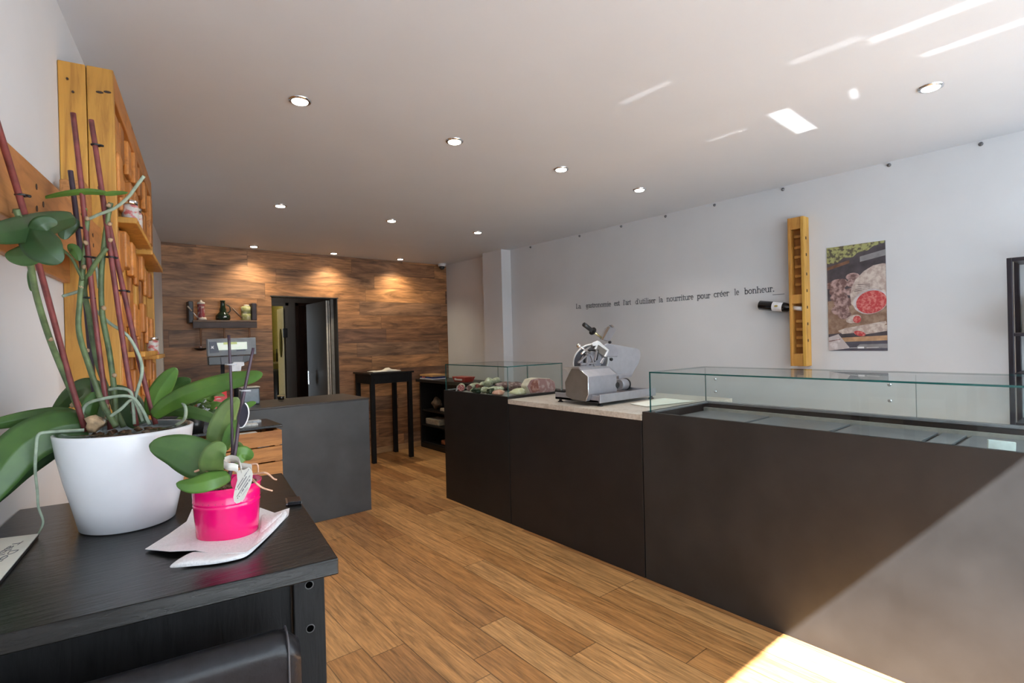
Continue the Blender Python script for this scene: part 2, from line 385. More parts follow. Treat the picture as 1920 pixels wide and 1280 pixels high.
# yellow door of the kitchen
ya = Wp(521, 650, 1, YB+.45); yb = Wp(533, 650, 1, YB+.02)
yd = structure(MB().hexa([Vector(p) for p in ((ya.x, ya.y, .01), (yb.x, yb.y, .01), (yb.x, yb.y+.06, .01), (ya.x+.03, ya.y+.05, .01), (ya.x, ya.y, atop-.03), (yb.x, yb.y, atop-.03), (yb.x, yb.y+.06, atop-.03), (ya.x+.03, ya.y+.05, atop-.03))]).build('door_3', YEL2))
cc = (ya*.45+yb*.55); tt = (yb-ya).normalized(); nrm = Vector((tt.y, -tt.x, 0)).normalized()
zc = Wp(527, 643, 1, cc.y).z
MB().prism([Vector((cc.x, cc.y, zc))+nrm*.012+tt*(.07*cos(a/24*2*PI))+Vector((0, 0, .22*sin(a/24*2*PI))) for a in range(24)], -nrm*.01).build('oval_pane', mat('dark_oval_glass', (.05, .045, .02), .1), yd)
# thermostat
q = Wp(535, 624, 1, YB-.03)
tag(MB().box(q.x-.03, q.x+.03, YB-.045, YB-.002, q.z-.07, q.z+.07).build('wall_thermostat', BLACKPL, bevel=.006), 'small dark control box on the corridor wall beside the yellow door', 'control box')
# kitchen shelf, bin seen through the yellow doorway
q = Wp(516, 678, 1, 9.5)
th = thing('kitchen_counter', (q.x-.2, 9.5, 0), 'yellow-fronted kitchen counter seen through the far doorway', 'counter')
kx = min(q.x+.3, a1+.24)
MB().box(q.x-.45, kx, 9.35, 9.88, q.z-.03, q.z).build('worktop', mat('cream_worktop', (.7, .6, .3), .4), th)
MB().box(q.x-.45, kx, 9.37, 9.88, 0, q.z-.03).build('cabinet_body', YEL, th)
q2 = Wp(516, 705, 1, 9.0)
tag(MB().lathe([(.13, 0), (.17, .06), (.18, q2.z+.08), (.15, q2.z+.11)], (q2.x, 9.0, 0), 24).build('waste_bin', BLACKPL), 'dark bin standing before the kitchen counter beyond the doorway', 'bin')
for k, (px, hh, cc_) in enumerate([(510.5, .30, (.35, .30, .08)), (514, .2, (.25, .18, .03)), (519.5, .22, (.05, .04, .03))]):
    qq = Wp(px, 677, 1, 9.5)
    tag(MB().lathe([(.016, 0), (.018, .01), (.018, hh*.6), (.009, hh*.75), (.009, hh)], (qq.x, 9.5, q.z), 16).build('kitchen_bottle', mat('bottle_tone_%d' % k, cc_, .2)),
        ['tall pale bottle with a pointed top on the yellow kitchen counter', 'olive bottle in the middle of the kitchen counter', 'dark bottle beside the yellow door on the kitchen counter'][k], 'bottle', 'bottles on the kitchen counter')
add_light('kitchen_fill', 'POINT', (a0+.3, 9.2, 2.2), 4, (1, .85, .5), shadow_soft_size=.1)  # fill light added to brighten the yellow room, no fixture behind it
add_light('corridor_fill', 'POINT', (2.0, 7.6, 2.35), 1.6, (1, .9, .78), shadow_soft_size=.1)  # added fill for the corridor, not a real fixture

# ------------------------------------------------------------------ downlights
rows = [(2.42, (.787, 1.615, 2.439, 3.263)), (4.335, (1.238, 2.192, 3.147)), (6.27, (1.5, 2.393, 3.28)), (.621, (3.014,))]
def downlight(x, y, label, n):
    th = thing('recessed_downlight', (x, y, H), label, 'ceiling light', 'recessed ceiling downlights')
    MB().lathe([(.030, -.002), (.033, -.008), (.047, -.007), (.050, 0), (.050, .0005), (.030, .0005)], (x, y, H), 32).build('trim_ring', CHROME, th)
    MB().lathe([(.034, -.010), (.036, -.0045), (.036, -.003)], (x, y, H), 28).build('lens', EMIT, th)
    l = add_light('lamp', 'SPOT', (x, y, H-.03), SPOT*(1.35 if n >= 7 and n < 10 else 1), (1, .86, .62) if 7 <= n < 10 else (1, .93, .84), spot_size=math.radians(125), spot_blend=.9, shadow_soft_size=.035)
    return th
LBL = ['leftmost downlight of the front row across the ceiling', 'second downlight from the left in the front ceiling row', 'third downlight from the left in the front ceiling row', 'rightmost downlight of the front row, near the quote wall',
       'left downlight of the middle row of three', 'centre downlight of the middle row of three', 'right downlight of the middle row, nearest the pillar',
       'downlight washing the wood wall above the pipe shelf', 'downlight washing the wood wall above the doorway', 'downlight washing the wood wall above the black bar table', 'large bright downlight at far right, nearest the shop window']
n = 0
for y, xs in rows:
    for x in xs: downlight(x, y, LBL[n], n); n += 1

# ------------------------------------------------------------------ small screw hooks along the right wall
HOOK = mat('grey_hook_metal', (.18, .18, .19), .4, .6)
hy = [4.621, 3.834, 3.279, 2.775, 2.299, 1.747, 1.074, .62]
for i, y in enumerate(hy):
    o = MB().lathe([(.012, 0), (.012, .004), (.006, .006), (.006, .016)], (0, 0, 0), 14, Matrix.Rotation(-PI/2, 3, 'Y')).build('screw_hook', HOOK)
    o.location = (R, y, 2.53)
    tag(o, ['tiny screw hook near the pillar under the ceiling edge', 'tiny screw hook second from the pillar along the ceiling edge', 'tiny screw hook under the ceiling edge, third from the pillar', 'tiny screw hook under the ceiling edge, fourth from the pillar',
            'tiny screw hook under the ceiling edge just left of the bottle rack', 'tiny screw hook above the wooden bottle rack', 'tiny screw hook above the salami poster', 'tiny screw hook under the ceiling edge, nearest the black shelf'][i], 'hook', 'screw hooks along the right wall')

# ------------------------------------------------------------------ dome camera
q = Wp(832, 502, 1, D-.10)
th = thing('security_camera', (q.x, D-.10, H), 'white dome security camera in the corner above the wood wall', 'security camera')
MB().lathe([(.055, 0), (.055, -.03), (.048, -.04)][::-1], (q.x-.03, D-.10, H), 24).build('housing', WHITEPL, th)
MB().lathe([(.004, -.085), (.022, -.08), (.036, -.065), (.042, -.04)], (q.x-.03, D-.10, H), 24).build('dome', mat('smoked_dome', (.03, .03, .03), .08), th)

# ------------------------------------------------------------------ counters along the right
def pane(parent, x0, x1, y0, y1, z0, z1, name='glass_pane'):
    mb = MB().box(x0, x1, y0, y1, z0, z1); o = mb.build(name, [CASEGLASS, EDGE], parent)
    mx = max(p.area for p in o.data.polygons)
    for p in o.data.polygons: p.material_index = 0 if p.area > mx*.9 else 1
    return o
TRAY = mat('grey_display_tray', (.17, .175, .185), .35, .3, var=.08, scale=8)
TRIM = mat('cream_metal_rim', (.42, .40, .36), .35, .4)
def display(name, y0, y1, label, lam, gy0, gy1, xb, zf, group=None):
    th = thing(name, (C, (y0+y1)/2, 0), label, 'display counter')
    MB().box(C, C+.02, y0, y1, 0, 1.0).box(C+.02, 3.3, y0, y0+.02, 0, 1.0).box(C+.02, 3.3, y1-.02, y1, 0, 1.0).box(3.28, 3.3, y0+.02, y1-.02, 0, 1.0).build('body', lam, th, bevel=.0015)
    MB().box(C+.02, C+.035, y0+.02, y1-.02, zf-.04, .995).box(xb-.02, 3.28, y0+.02, y1-.02, zf-.04, .998).box(C+.035, xb-.02, y0+.02, y0+.04, zf-.04, .995).box(C+.035, xb-.02, y1-.04, y1-.02, zf-.04, .995).build('inner_lining', mat('dark_lining', (.022, .013, .011), .35), th)
    MB().box(C+.035, xb-.02, y0+.04, y1-.04, zf-.04, zf-.01).build('well_floor', mat('dark_lining', (.02, .012, .01), .35), th)
    # glass
    G = .006
    pane(th, C+.004, C+.004+G, gy0, gy1, 1.0, 1.232, 'front_glass')
    pane(th, C+.004, xb, gy0, gy1, 1.232, 1.240, 'top_glass')
    pane(th, C+.010, xb, gy0, gy0+G, 1.0, 1.232, 'side_glass'); pane(th, C+.010, xb, gy1-G, gy1, 1.0, 1.232, 'side_glass')
    pane(th, xb-.012, xb-.006, gy0+G, (gy0+gy1)/2, 1.014, 1.225, 'sliding_glass'); pane(th, xb-.004, xb+.002, (gy0+gy1)/2, gy1-G, 1.014, 1.225, 'sliding_glass')
    MB().box(xb-.02, xb+.01, gy0+G, gy1-G, 1.0, 1.014).build('sliding_rail', mat('anodised_rail', (.35, .36, .38), .35, .8), th, bevel=.002)
    MB().box(C+.012, xb-.02, gy1-.03, gy1-.006, 1.0, 1.008).build('side_rail', mat('anodised_rail', (.35, .36, .38), .35, .8), th)
    return th
case1 = display('refrigerated_display_counter', 3.217, 4.16, 'far brown display counter, painted darker for shade, with meats under its glass box', BLACKSHADELAM, 3.22, 4.13, 3.2, .99)
case3 = display('refrigerated_display_counter', -.42, 1.938, 'long dark brown display counter with empty glass case, nearest the camera', BROWNLAM, -.40, 1.885, 3.2, .955)
# trays of the near case
ys = [1.85, 1.445, 1.42, 1.02, .995, .65, .63, .545, .525, .12, .10, -.35]
for k in range(0, len(ys), 2):
    MB().box(C+.05, 3.15, ys[k+1], ys[k], .945, .958).build('display_tray', TRAY, case3, bevel=.003)
MB().box(3.15, 3.172, -.37, 1.87, .945, .975).build('tray_rim', TRIM, case3)
for z, y in ((1.161, 1.80), (1.081, 1.80), (1.173, .848), (1.091, .848)):
    MB().lathe([(.006, 0), (.009, .002), (.009, .012), (.005, .014)], (0, 0, 0), 12, Matrix.Rotation(-PI/2, 3, 'Y')).build('glass_clip', CHROME, case3).location = Vector((3.185, y, z))
q = Wp(1853, 840, 2, .962); q1 = Wp(1905, 846, 2, .962)
tag(MB().prism([(q.x, q.y, .962), (q1.x, q1.y, .962), (q1.x+.01, q1.y, .995), (q.x+.01, q.y, .995)], (.012, .006, 0)).build('price_card', mat('white_price_card', (.75, .85, .83), .4)), 'small white price card lying in the near empty glass case', 'price card')
# middle cabinet and marble top
tag(MB().box(C, C+.02, 1.945, 3.209, 0, .945).box(C+.02, 3.55, 1.945, 1.96, 0, .945).box(C+.02, 3.55, 3.19, 3.209, 0, .945).box(3.53, 3.55, 1.96, 3.19, 0, .945).build('counter_cabinet', mat('shaded_brown_laminate', (.017, .015, .015), .45, var=.1, scale=6, spec=.35), bevel=.0015), 'shade-darkened brown cabinet under the pale marble top, between the two glass cases', 'cabinet')  # same brown laminate as the near counter, shade put into its colour
tag(MB().box(C-.004, 3.66, 1.942, 3.212, .946, .982).build('marble_worktop', MARBLE, bevel=.002), 'pale beige marble worktop carrying the meat slicer', 'worktop')
# paper sheet
PAPER = mat('white_paper', (.78, .80, .74), .7, var=.03)
pts = [Wp(1182, 757, 2, .985), Wp(1212, 762, 2, .985), Wp(1303, 752, 2, .985), Wp(1245, 746, 2, .99)]
m = MB(); m.prism(pts, (0, 0, .0015)); tag(m.build('paper_sheet', PAPER), 'sheet of white wrapping paper lying on the marble beside the slicer', 'paper')

# ------------------------------------------------------------------ slicer
sl = thing('meat_slicer', (3.02, 2.58, .982), 'silver electric meat slicer standing on the marble worktop', 'meat slicer')
def Zs(x, y): return (1060+x/7.11, 590+y/7.11)
MB().box(2.70, 3.33, 2.375, 2.80, 1.004, 1.024).box(2.70, 3.33, 2.365, 2.375, 1.004, 1.062).box(2.70, 2.708, 2.375, 2.80, 1.004, 1.055).box(3.322, 3.33, 2.375, 2.80, 1.004, 1.055).build('base', ALU, sl, bevel=.003)
for x, y in ((2.728, 2.392), (2.735, 2.78), (3.305, 2.392), (3.305, 2.78)):
    MB().lathe([(.020, 0), (.020, .004), (.011, .008), (.011, .023)], (x, y, .982), 16).build('foot', BLACKPL, sl)
XE = 2.665
poly = [Wp(*Zs(*p), 0, XE) for p in ((95, 705), (180, 710), (305, 825), (312, 1060), (275, 1155), (100, 1130), (15, 1075), (0, 900), (60, 770))]
hz = MB(); hz.prism(poly, (.30, .0, 0)); hz.build('motor_housing', ALU, sl, bevel=.004, seg=3)
hz = MB(); hz.prism([p*1.0 for p in poly], (-.004, 0, 0)); hz.build('side_plate', BROWNSTEEL, sl, label='brownish steel end plate')
# raised rim round the end plate
rim = [poly[i]+Vector((-.004, 0, 0)) for i in (0, 1, 2, 3, 4)]
MB().tube(rim, .0035, 6).build('edge_rim', BRIGHT, sl)
# upper table over the motor
yt = 2.60
def Ys(pts, y): return [Wp(*Zs(*p), 1, y) for p in pts]
MB().prism(Ys([(180, 700), (590, 680), (700, 790), (705, 820), (305, 830)], 2.50), (0, .16, .0)).build('sloping_cover', STEEL, sl, bevel=.004)
# round blade with guard ring
bc = Wp(*Zs(335, 620), 1, 2.66); ax = Vector((.45, .80, .30)).normalized(); u = ax.cross(Vector((0, 0, 1))).normalized(); v = u.cross(ax)
def circ(c, r, n=48, a0=0, a1=2*PI): return [c+(u*cos(a0+(a1-a0)*k/n)+v*sin(a0+(a1-a0)*k/n))*r for k in range(n+1)]
m = MB(); m.prism(circ(bc, .128)[:-1], ax*.003); m.build('blade', mat('dark_blade_steel', (.16, .16, .18), .25, .6), sl)
m = MB(); m.tube(circ(bc-ax*.006, .135), .0065, 8, False); m.build('blade_guard', mat('white_enamel', (.85, .85, .84), .25, .2), sl)
m = MB(); m.prism(circ(bc-ax*.016, .085)[:-1], ax*.008); m.build('blade_cover', ALU, sl, bevel=.003)
for dx_ in (0, .055, .11):
    pass
def bar3(p, q, w_, h_, dy, y):      # flat bar between two image points on the plane y
    a, b = Wp(*Zs(*p), 1, y), Wp(*Zs(*q), 1, y); d_ = (b-a).normalized(); n_ = d_.cross(Vector((0, 1, 0))).normalized()*w_/2
    return [a-n_, a+n_, b+n_, b-n_], Vector((0, dy, 0))
m = MB()
for a, b in (((300, 480), (290, 680)), ((430, 480), (400, 610)), ((340, 500), (180, 640)), ((345, 540), (400, 690)), ((210, 660), (420, 640))):
    pts, off = bar3(a, b, .010, 0, .012, 2.52); m.prism(pts, off)
m.build('guard_bracket', STEEL, sl)
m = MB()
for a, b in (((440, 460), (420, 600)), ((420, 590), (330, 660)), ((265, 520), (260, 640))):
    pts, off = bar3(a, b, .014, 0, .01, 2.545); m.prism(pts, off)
m.build('carriage_black_bracket', BLACKPL, sl)  # black plastic bars beside the guard bracket
m = MB(); m.tube([Wp(*Zs(180, 415), 1, 2.5), Wp(*Zs(330, 510), 1, 2.5)], .0065, 10); m.build('sharpener_rod', CHROME, sl)
m = MB(); m.blob(Wp(*Zs(180, 412), 1, 2.5), (.017, .017, .017), 1, 0); m.build('sharpener_knob', CHROME, sl)
m = MB(); m.tube([Wp(*Zs(330, 420), 1, 2.52), Wp(*Zs(215, 520), 1, 2.52)], .008, 8); m.build('sharpener_arm', BRIGHT, sl)
# carriage plate
m = MB(); m.prism(Ys([(650, 395), (770, 415), (965, 450), (1000, 478), (1005, 500), (1000, 565), (985, 620), (975, 650), (930, 725), (890, 800), (720, 812), (560, 700), (560, 560)], 2.72), (0, .012, 0)); m.build('carriage_plate', mat('grey_carriage_alu', (.42, .42, .45), .45, .4, var=.03), sl, bevel=.003)
m = MB(); m.prism(Ys([(712, 805), (890, 790), (885, 828), (718, 855)], 2.66), (0, .07, 0)); m.build('carriage_ledge', ALU, sl, bevel=.004)
# meat pusher box and white bracket
m = MB(); m.prism(Ys([(560, 380), (650, 395), (728, 462), (700, 560), (540, 560), (470, 440)], 2.56), (0, .07, 0)); m.build('meat_pusher', ALU, sl, bevel=.006)
m = MB(); m.prism(Ys([(430, 395), (580, 480), (525, 560), (410, 480)], 2.545), (0, .012, 0)); m.build('pusher_plate', BROWNSTEEL, sl, bevel=.003)
m = MB(); m.prism(Ys([(358, 392), (372, 372), (430, 345), (455, 352), (585, 470), (545, 562), (525, 555), (560, 480), (440, 398), (412, 460), (395, 455), (415, 410), (375, 418)], 2.535), (0, .012, 0)); m.build('pusher_bracket', mat('white_enamel', (.85, .85, .84), .25, .2), sl, bevel=.002)
m = MB(); m.prism(Ys([(510, 570), (530, 575), (500, 655), (468, 640)], 2.54), (0, .012, 0)); m.build('bracket_foot', STEEL, sl, bevel=.002)
m = MB(); m.prism(Ys([(565, 175), (600, 160), (690, 190), (600, 340), (575, 350), (485, 325)], 2.58), (0, .028, 0)); m.build('product_holder_plate', STEEL, sl, bevel=.004)
m = MB(); m.prism(Ys([(555, 165), (575, 152), (598, 165), (500, 335), (482, 330)], 2.575), (0, .004, 0)); m.prism(Ys([(605, 140), (620, 130), (655, 160), (640, 170)], 2.575), (0, .02, 0)); m.build('plate_edge', BRIGHT, sl)
a, b = Wp(*Zs(375, 225), 1, 2.56), Wp(*Zs(480, 305), 1, 2.56)
MB().tube([a, b], .008, 12).build('handle_rod', mat('brass_rod', (.70, .62, .35), .25, 1), sl)
a, b = Wp(*Zs(245, 125), 1, 2.56), Wp(*Zs(365, 218), 1, 2.56); dd = (b-a).normalized()
MB().tube([a, a+dd*.003, b-dd*.02, b], [.014, .0165, .0155, .013], 16).build('handle_grip', BLACKPL, sl)
MB().tube([b-dd*.003, b+dd*.004], .030, 20).build('grip_guard', BLACKPL, sl)
for cx_, cy_, r_ in ((580, 365, .011), (600, 592, .013)):
    c_ = Wp(*Zs(cx_, cy_), 1, 2.535); MB().lathe([(r_*.6, 0), (r_, .003), (r_, .014), (r_*.7, .018)], c_, 16, Matrix.Rotation(PI/2, 3, 'X')).build('clamp_knob', BLACKPL, sl)
c_ = Wp(*Zs(660, 935), 1, 2.46)
MB().lathe([(.012, -.01), (.016, 0), (.026, .006), (.026, .022), (.020, .028)], c_+Vector((0, 0, 0)), 12, Matrix.Rotation(PI/2, 3, 'X')).build('thickness_dial', BLACKPL, sl, bevel=.002)
MB().lathe([(.010, -.012), (.012, 0), (.012, .012)], c_+Vector((-.02, .01, .022)), 12, Matrix.Rotation(PI/2, 3, 'X')).build('dial_collar', CHROME, sl)
c_ = Wp(*Zs(740, 930), 1, 2.62)
MB().lathe([(.040, 0), (.042, .006), (.042, .07), (.040, .076)], c_+Vector((-.02, 0, 0)), 24, Matrix.Rotation(PI/2, 3, 'Y')).build('side_motor', ALU, sl)
MB().lathe([(.036, .076), (.046, .078), (.046, .088), (.03, .092)], c_+Vector((-.02, 0, 0)), 24, Matrix.Rotation(PI/2, 3, 'Y')).build('motor_cap', BLACKPL, sl)
MB().box(2.96, 3.05, 2.55, 2.70, 1.02, 1.07).build('column_foot', ALU, sl, bevel=.004)

# ------------------------------------------------------------------ meats in the far case
def blobobj(name, c, r, m_, label, cat, group, seed=1, amp=.1, rot=0, sub=3):
    o = MB().blob((0, 0, 0), r, seed, amp, sub, rot).build(name, m_); o.location = c; return tag(o, label, cat, group)
def speck(name, base, spot, sc=60, th_=(.5, .6)):
    t = NT(name); tc = t.n('ShaderNodeTexCoord'); f = t.noise(tc.outputs['Object'], sc, 3); t.l(t.ramp(f, [(th_[0], base), (th_[1], spot)]), t.p.inputs['Base Color']); t.p.inputs['Roughness'].default_value = .4
    MATS[name] = t.m; return t.m
SALAMI = speck('salami_cut', (.38, .05, .05), (.75, .45, .40), 90)
MOULD = speck('sausage_bloom', (.40, .40, .26), (.62, .60, .46), 40)
HAM = speck('ham_cut', (.40, .20, .20), (.58, .40, .40), 25)
HAMR = speck('ham_muscle', (.30, .10, .08), (.50, .26, .22), 30)
FAT = mat('ham_fat_rind', (.68, .58, .46), .5, var=.1)
BROWNMEAT = speck('dried_meat', (.16, .08, .07), (.40, .28, .26), 30)
CHEESE = speck('pale_cheese', (.62, .58, .36), (.75, .72, .55), 20)
PINKM = speck('cooked_ham', (.55, .26, .18), (.68, .46, .34), 30)
def Cs(x, y): return (820+x/5.82, 640+y/5.82)
def cw(x, y, X): return Wp(*Cs(x, y), 0, X)
ZT = .985
MT = MB().box(C+.04, 3.17, 3.27, 4.10, .955, ZT).build('display_tray', mat('pale_deli_tray', (.45, .46, .45), .3, .3), case1, bevel=.003)
# salami pieces: short cylinders lying down with cut face
def log(name, c, r, length, ang, skin, cut, label, cat, group):
    th = thing(name, c, label, cat, group, ang)
    M = Matrix.Rotation(PI/2, 3, 'Y')
    m = MB(); m.lathe([(r*.3, -length/2-.004), (r*.8, -length/2), (r, -length/2+.015), (r*1.02, 0), (r, length/2)], (0, 0, 0), 20, M); m.build('casing', skin, th, local=False)
    m = MB(); m.lathe([(r*.93, -length/2-.004), (r*.93, -length/2-.007)], (0, 0, 0), 20, M); m.build('cut_face', cut, th, local=False); return th
G1 = 'cured meats in the far glass case'
log('salami', cw(262, 505, 2.72)+Vector((0, 0, .0)), .034, .10, 1.9-PI/2+.6, MOULD, SALAMI, 'cut salami with a red face at the left end of the far case', 'salami', G1).location.z = ZT+.035
log('salami', cw(365, 490, 2.78), .030, .09, .7, MOULD, BROWNMEAT, 'brown cut salami second from left in the far case', 'salami', G1).location.z = ZT+.031
GRN = ['plump whitish dried sausage on top of the pile', 'whitish dried sausage low at the left of the pile', 'whitish dried sausage low at the middle of the pile', 'long whitish dried sausage behind the pile', 'small pale dried sausage at the front of the pile', 'small pale dried sausage beside the cut salami', 'pale dried sausage at the back left of the pile', 'pale dried sausage leaning on the right of the pile', 'short pale dried sausage behind the dark red piece']
for k, (x, y, X, rx, ry, rz, a) in enumerate([(560, 385, 2.92, .075, .045, .040, .8), (520, 490, 2.75, .06, .032, .028, .3), (630, 470, 2.80, .075, .034, .03, -.4), (640, 425, 3.0, .09, .03, .028, .5), (445, 515, 2.70, .05, .022, .02, .9), (400, 505, 2.70, .04, .022, .02, -.6), (500, 440, 3.06, .06, .03, .028, .2), (690, 470, 2.93, .055, .028, .026, 1.2), (410, 440, 2.99, .05, .03, .026, -.3)]):
    q = cw(x, y, X); q.z = max(q.z, ZT+rz+.001) if k in (0, 3) else ZT+rz+.001
    if k == 0: q.z = ZT+.075
    blobobj('dried_sausage', q, (rx, ry, rz), MOULD, GRN[k]+' in the far glass case', 'sausage', 'whitish dried sausages in the far case', k, .08, a)
DRK = speck('dark_wreath', (.012, .03, .012), (.08, .10, .05), 40)
for k, (x, y, X) in enumerate([(450, 440, 2.86), (580, 530, 2.68), (430, 540, 2.67)]):
    q = cw(x, y, X); q.z = ZT+.028
    blobobj('garnish_sprig', q, (.04, .03, .026), DRK if k else speck('dark_red_meat', (.20, .03, .02), (.05, .05, .02), 30), ['dark red peppered piece left of the sausage pile', 'dark green sprig in front of the sausage pile', 'dark green sprig beside the cut salami'][k], 'garnish', 'dark garnish in the far case', 20+k, .3, k)
q = cw(670, 545, 2.70); q.z = ZT+.024
blobobj('cooked_ham_piece', q, (.075, .05, .023), PINKM, 'orange-pink cooked ham piece at the front corner of the far case', 'ham', G1, 5, .1, .5)
for k, (x, y, X, rx) in enumerate([(740, 445, 2.98, .10), (860, 455, 3.02, .09)]):
    q = cw(x, y, X); q.z = ZT+.045
    blobobj('dried_meat_piece', q, (rx, .05, .042), BROWNMEAT, ['dark dried meat piece behind the glass corner of the far case', 'dark marbled meat piece left of the big ham'][k], 'meat', G1, 8+k, .12, -.3)
q = cw(890, 530, 2.82); q.z = ZT+.030
blobobj('cheese_wedge', q, (.085, .055, .029), CHEESE, 'pale yellow cheese piece before the big ham', 'cheese', G1, 12, .14, -.2)
hm = [cw(x, y, 3.02) for x, y in ((965, 470), (1010, 395), (1080, 378), (1230, 385), (1290, 420), (1300, 480), (1290, 535), (1100, 548), (1000, 556))]
yh = Wp(*Cs(1150, 480), 0, 3.0).y
hm = [Wp(*Cs(x, y), 1, 3.285) for x, y in ((965, 470), (1010, 395), (1080, 378), (1230, 385), (1285, 420), (1297, 480), (1285, 535), (1100, 548), (1005, 556))]
zmin = min(p.z for p in hm)
ham = thing('cured_ham', (sum(p.x for p in hm)/9, 3.35, ZT), 'large cut ham with pale rind at the right end of the far case', 'ham', G1)
dz = Vector((0, 0, ZT+.001-zmin))
cen = sum(hm, Vector())/9
MB().prism([p+dz for p in hm], (0, .075, 0)).build('rind', FAT, ham, bevel=.012, seg=3)
MB().prism([cen+(p-cen)*.92+dz+Vector((0, -.001, 0)) for p in hm], (0, -.004, 0)).build('cut_face', HAM, ham)
MB().prism([cen+(Vector(hm[i])-cen)*.78+dz+Vector((0, -.006, 0)) for i in (0, 1, 2)]+[cen+dz+Vector((-.05, -.006, .01)), cen+(hm[7]-cen)*.7+dz+Vector((0, -.006, 0)), cen+(hm[8]-cen)*.8+dz+Vector((0, -.006, 0))], (0, -.002, 0)).build('lean_muscle', HAMR, ham)
for k, (x, y) in enumerate([(205, 495), (1390, 350)][:1]):
    q = cw(x, y, 2.68); tag(MB().prism([(q.x, q.y-.012, ZT), (q.x, q.y+.012, ZT), (q.x+.02, q.y+.012, ZT+.05), (q.x+.02, q.y-.012, ZT+.05)], (.002, 0, 0)).build('price_tag', WHITEPL), 'small white price tag at the left end of the far case', 'price tag')

# ------------------------------------------------------------------ cash desk
dsk = thing('cash_desk', (1.25, 4.6, 0), 'grey-fronted black cash desk standing before the doorway', 'counter')
MB().box(.44, 1.93, 4.335, 4.36, 0, .962).build('front_panel', DESKGREY, dsk, bevel=.002)
for b_ in ((1.905, 1.93, 4.361, 4.92, 0, .962), (.44, .465, 4.361, 4.92, 0, .962)): MB().box(*b_).build('side_panel', BLACKSHADELAM, dsk)
MB().box(.466, 1.904, 4.88, 4.92, .0, .962).build('back_panel', BLACKSHADELAM, dsk)
MB().box(.43, 1.935, 4.33, 4.93, .9625, .975).build('desk_top', mat('dark_brown_top', (.03, .022, .019), .4), dsk, bevel=.002)
ZD = .975
# scale / till terminal with screen on a pole
tm = thing('scale_terminal', (.93, 4.62, ZD), 'grey till scale display on a pole, behind the orchid sticks', 'till')
def Ts(x, y, yy=4.55): return Wp(340+x/10.67, 560+y/10.67, 1, yy)
MB().prism([Ts(512, 805), Ts(1490, 770), Ts(1505, 1110), Ts(530, 1160)], (0, .05, 0)).build('display_case', GREYPL, tm, bevel=.006, seg=3)
SCR = mat('lit_screen', (.70, .78, .66), .3, emit=.35)
MB().prism([Ts(715, 880, 4.545), Ts(1310, 860, 4.545), Ts(1318, 1005, 4.545), Ts(720, 1030, 4.545)], (0, .004, 0)).build('screen', SCR, tm)
MB().prism([Ts(840, 872, 4.543), Ts(1110, 862, 4.543), Ts(1115, 905, 4.543), Ts(845, 915, 4.543)], (0, .002, 0)).build('screen_bar', mat('yellow_green_screen', (.45, .50, .12), .3, emit=.2), tm)
MB().prism([Ts(560, 865, 4.545), Ts(700, 858, 4.545), Ts(760, 1070, 4.545), Ts(575, 1085, 4.545)], (0, .004, 0)).build('bezel_panel', mat('navy_panel', (.03, .035, .06), .4), tm)
MB().prism([Ts(595, 940, 4.543), Ts(620, 955, 4.543), Ts(650, 935, 4.543), Ts(640, 970, 4.543), Ts(655, 1005, 4.543), Ts(622, 990, 4.543), Ts(590, 1000, 4.543), Ts(605, 970, 4.543)], (0, .001, 0)).build('emblem', WHITEPL, tm)
MB().prism([Ts(1100, 1020, 4.545), Ts(1285, 1012, 4.545), Ts(1287, 1038, 4.545), Ts(1105, 1048, 4.545)], (0, .003, 0)).build('name_plate', mat('navy_panel', (.03, .035, .06), .4), tm)
MB().prism([Ts(540, 1165), Ts(1420, 1120), Ts(1415, 1210), Ts(1250, 1290), Ts(900, 1320), (Ts(550, 1330))], (0, .06, 0)).build('printer_head', BLACKPL, tm, bevel=.004)
MB().prism([Ts(775, 1160, 4.545), Ts(1255, 1130, 4.545), Ts(1230, 1300, 4.545), Ts(800, 1320, 4.545)], (0, .07, 0)).build('neck_cover', mat('grey_neck', (.09, .09, .105), .4), tm, bevel=.004)
q = Ts(1100, 1000)
MB().tube([(q.x, 4.60, ZD+.02), (q.x, 4.60, 1.39)], .016, 16).tube([(q.x-.09, 4.60, ZD+.02), (q.x-.09, 4.60, 1.39)], .014, 16).build('pole', mat('dark_pole', (.03, .03, .034), .3, .5), tm)
MB().box(q.x-.22, q.x+.07, 4.50, 4.80, ZD, ZD+.03).build('foot_plate', BLACKPL, tm, bevel=.005)
lb = [Ts(1040, 1262), Ts(1240, 1262), Ts(1250, 1330), Ts(1190, 1350), Ts(1180, 1440), Ts(1000, 1450), Ts(1000, 1330)]
MB().prism([p+Vector((0, -.02, 0)) for p in lb], (0, .015, 0)).build('paper_ticket', WHITEPL, tm)
# sanitiser bottle, red pouch, grey tin, espresso cup, coloured box
q = Wp(383, 769, 2, ZD)
q = Vector((Wp(383, 760, 1, 4.45).x, 4.45, ZD))
sb = thing('soap_bottle', q, 'clear white pump bottle on the cash desk left of the red pouch', 'bottle')
MB().lathe([(.040, 0), (.046, .004), (.046, .085), (.034, .100), (.018, .104)], q, 20, None, .7).build('body', mat('translucent_soap', (.55, .58, .60), .2), sb, bevel=.002)
MB().lathe([(.019, .104), (.019, .122), (.007, .124), (.007, .145)], q, 16).box(q.x-.02, q.x+.012, q.y-.008, q.y+.008, q.z+.14, q.z+.15).build('pump', WHITEPL, sb)
q = Vector((Wp(409, 760, 1, 4.50).x, 4.50, ZD))
rp = thing('red_pouch', q, 'red printed stand-up pouch on the cash desk', 'pouch')
m = MB()
n_ = 8
rows_ = []
for j in range(n_+1):
    z_ = j/n_; w_ = .061-.003*z_; d_ = .03*(1-z_)**.7+.002
    rows_.append((q.z+z_*.145, w_, d_))
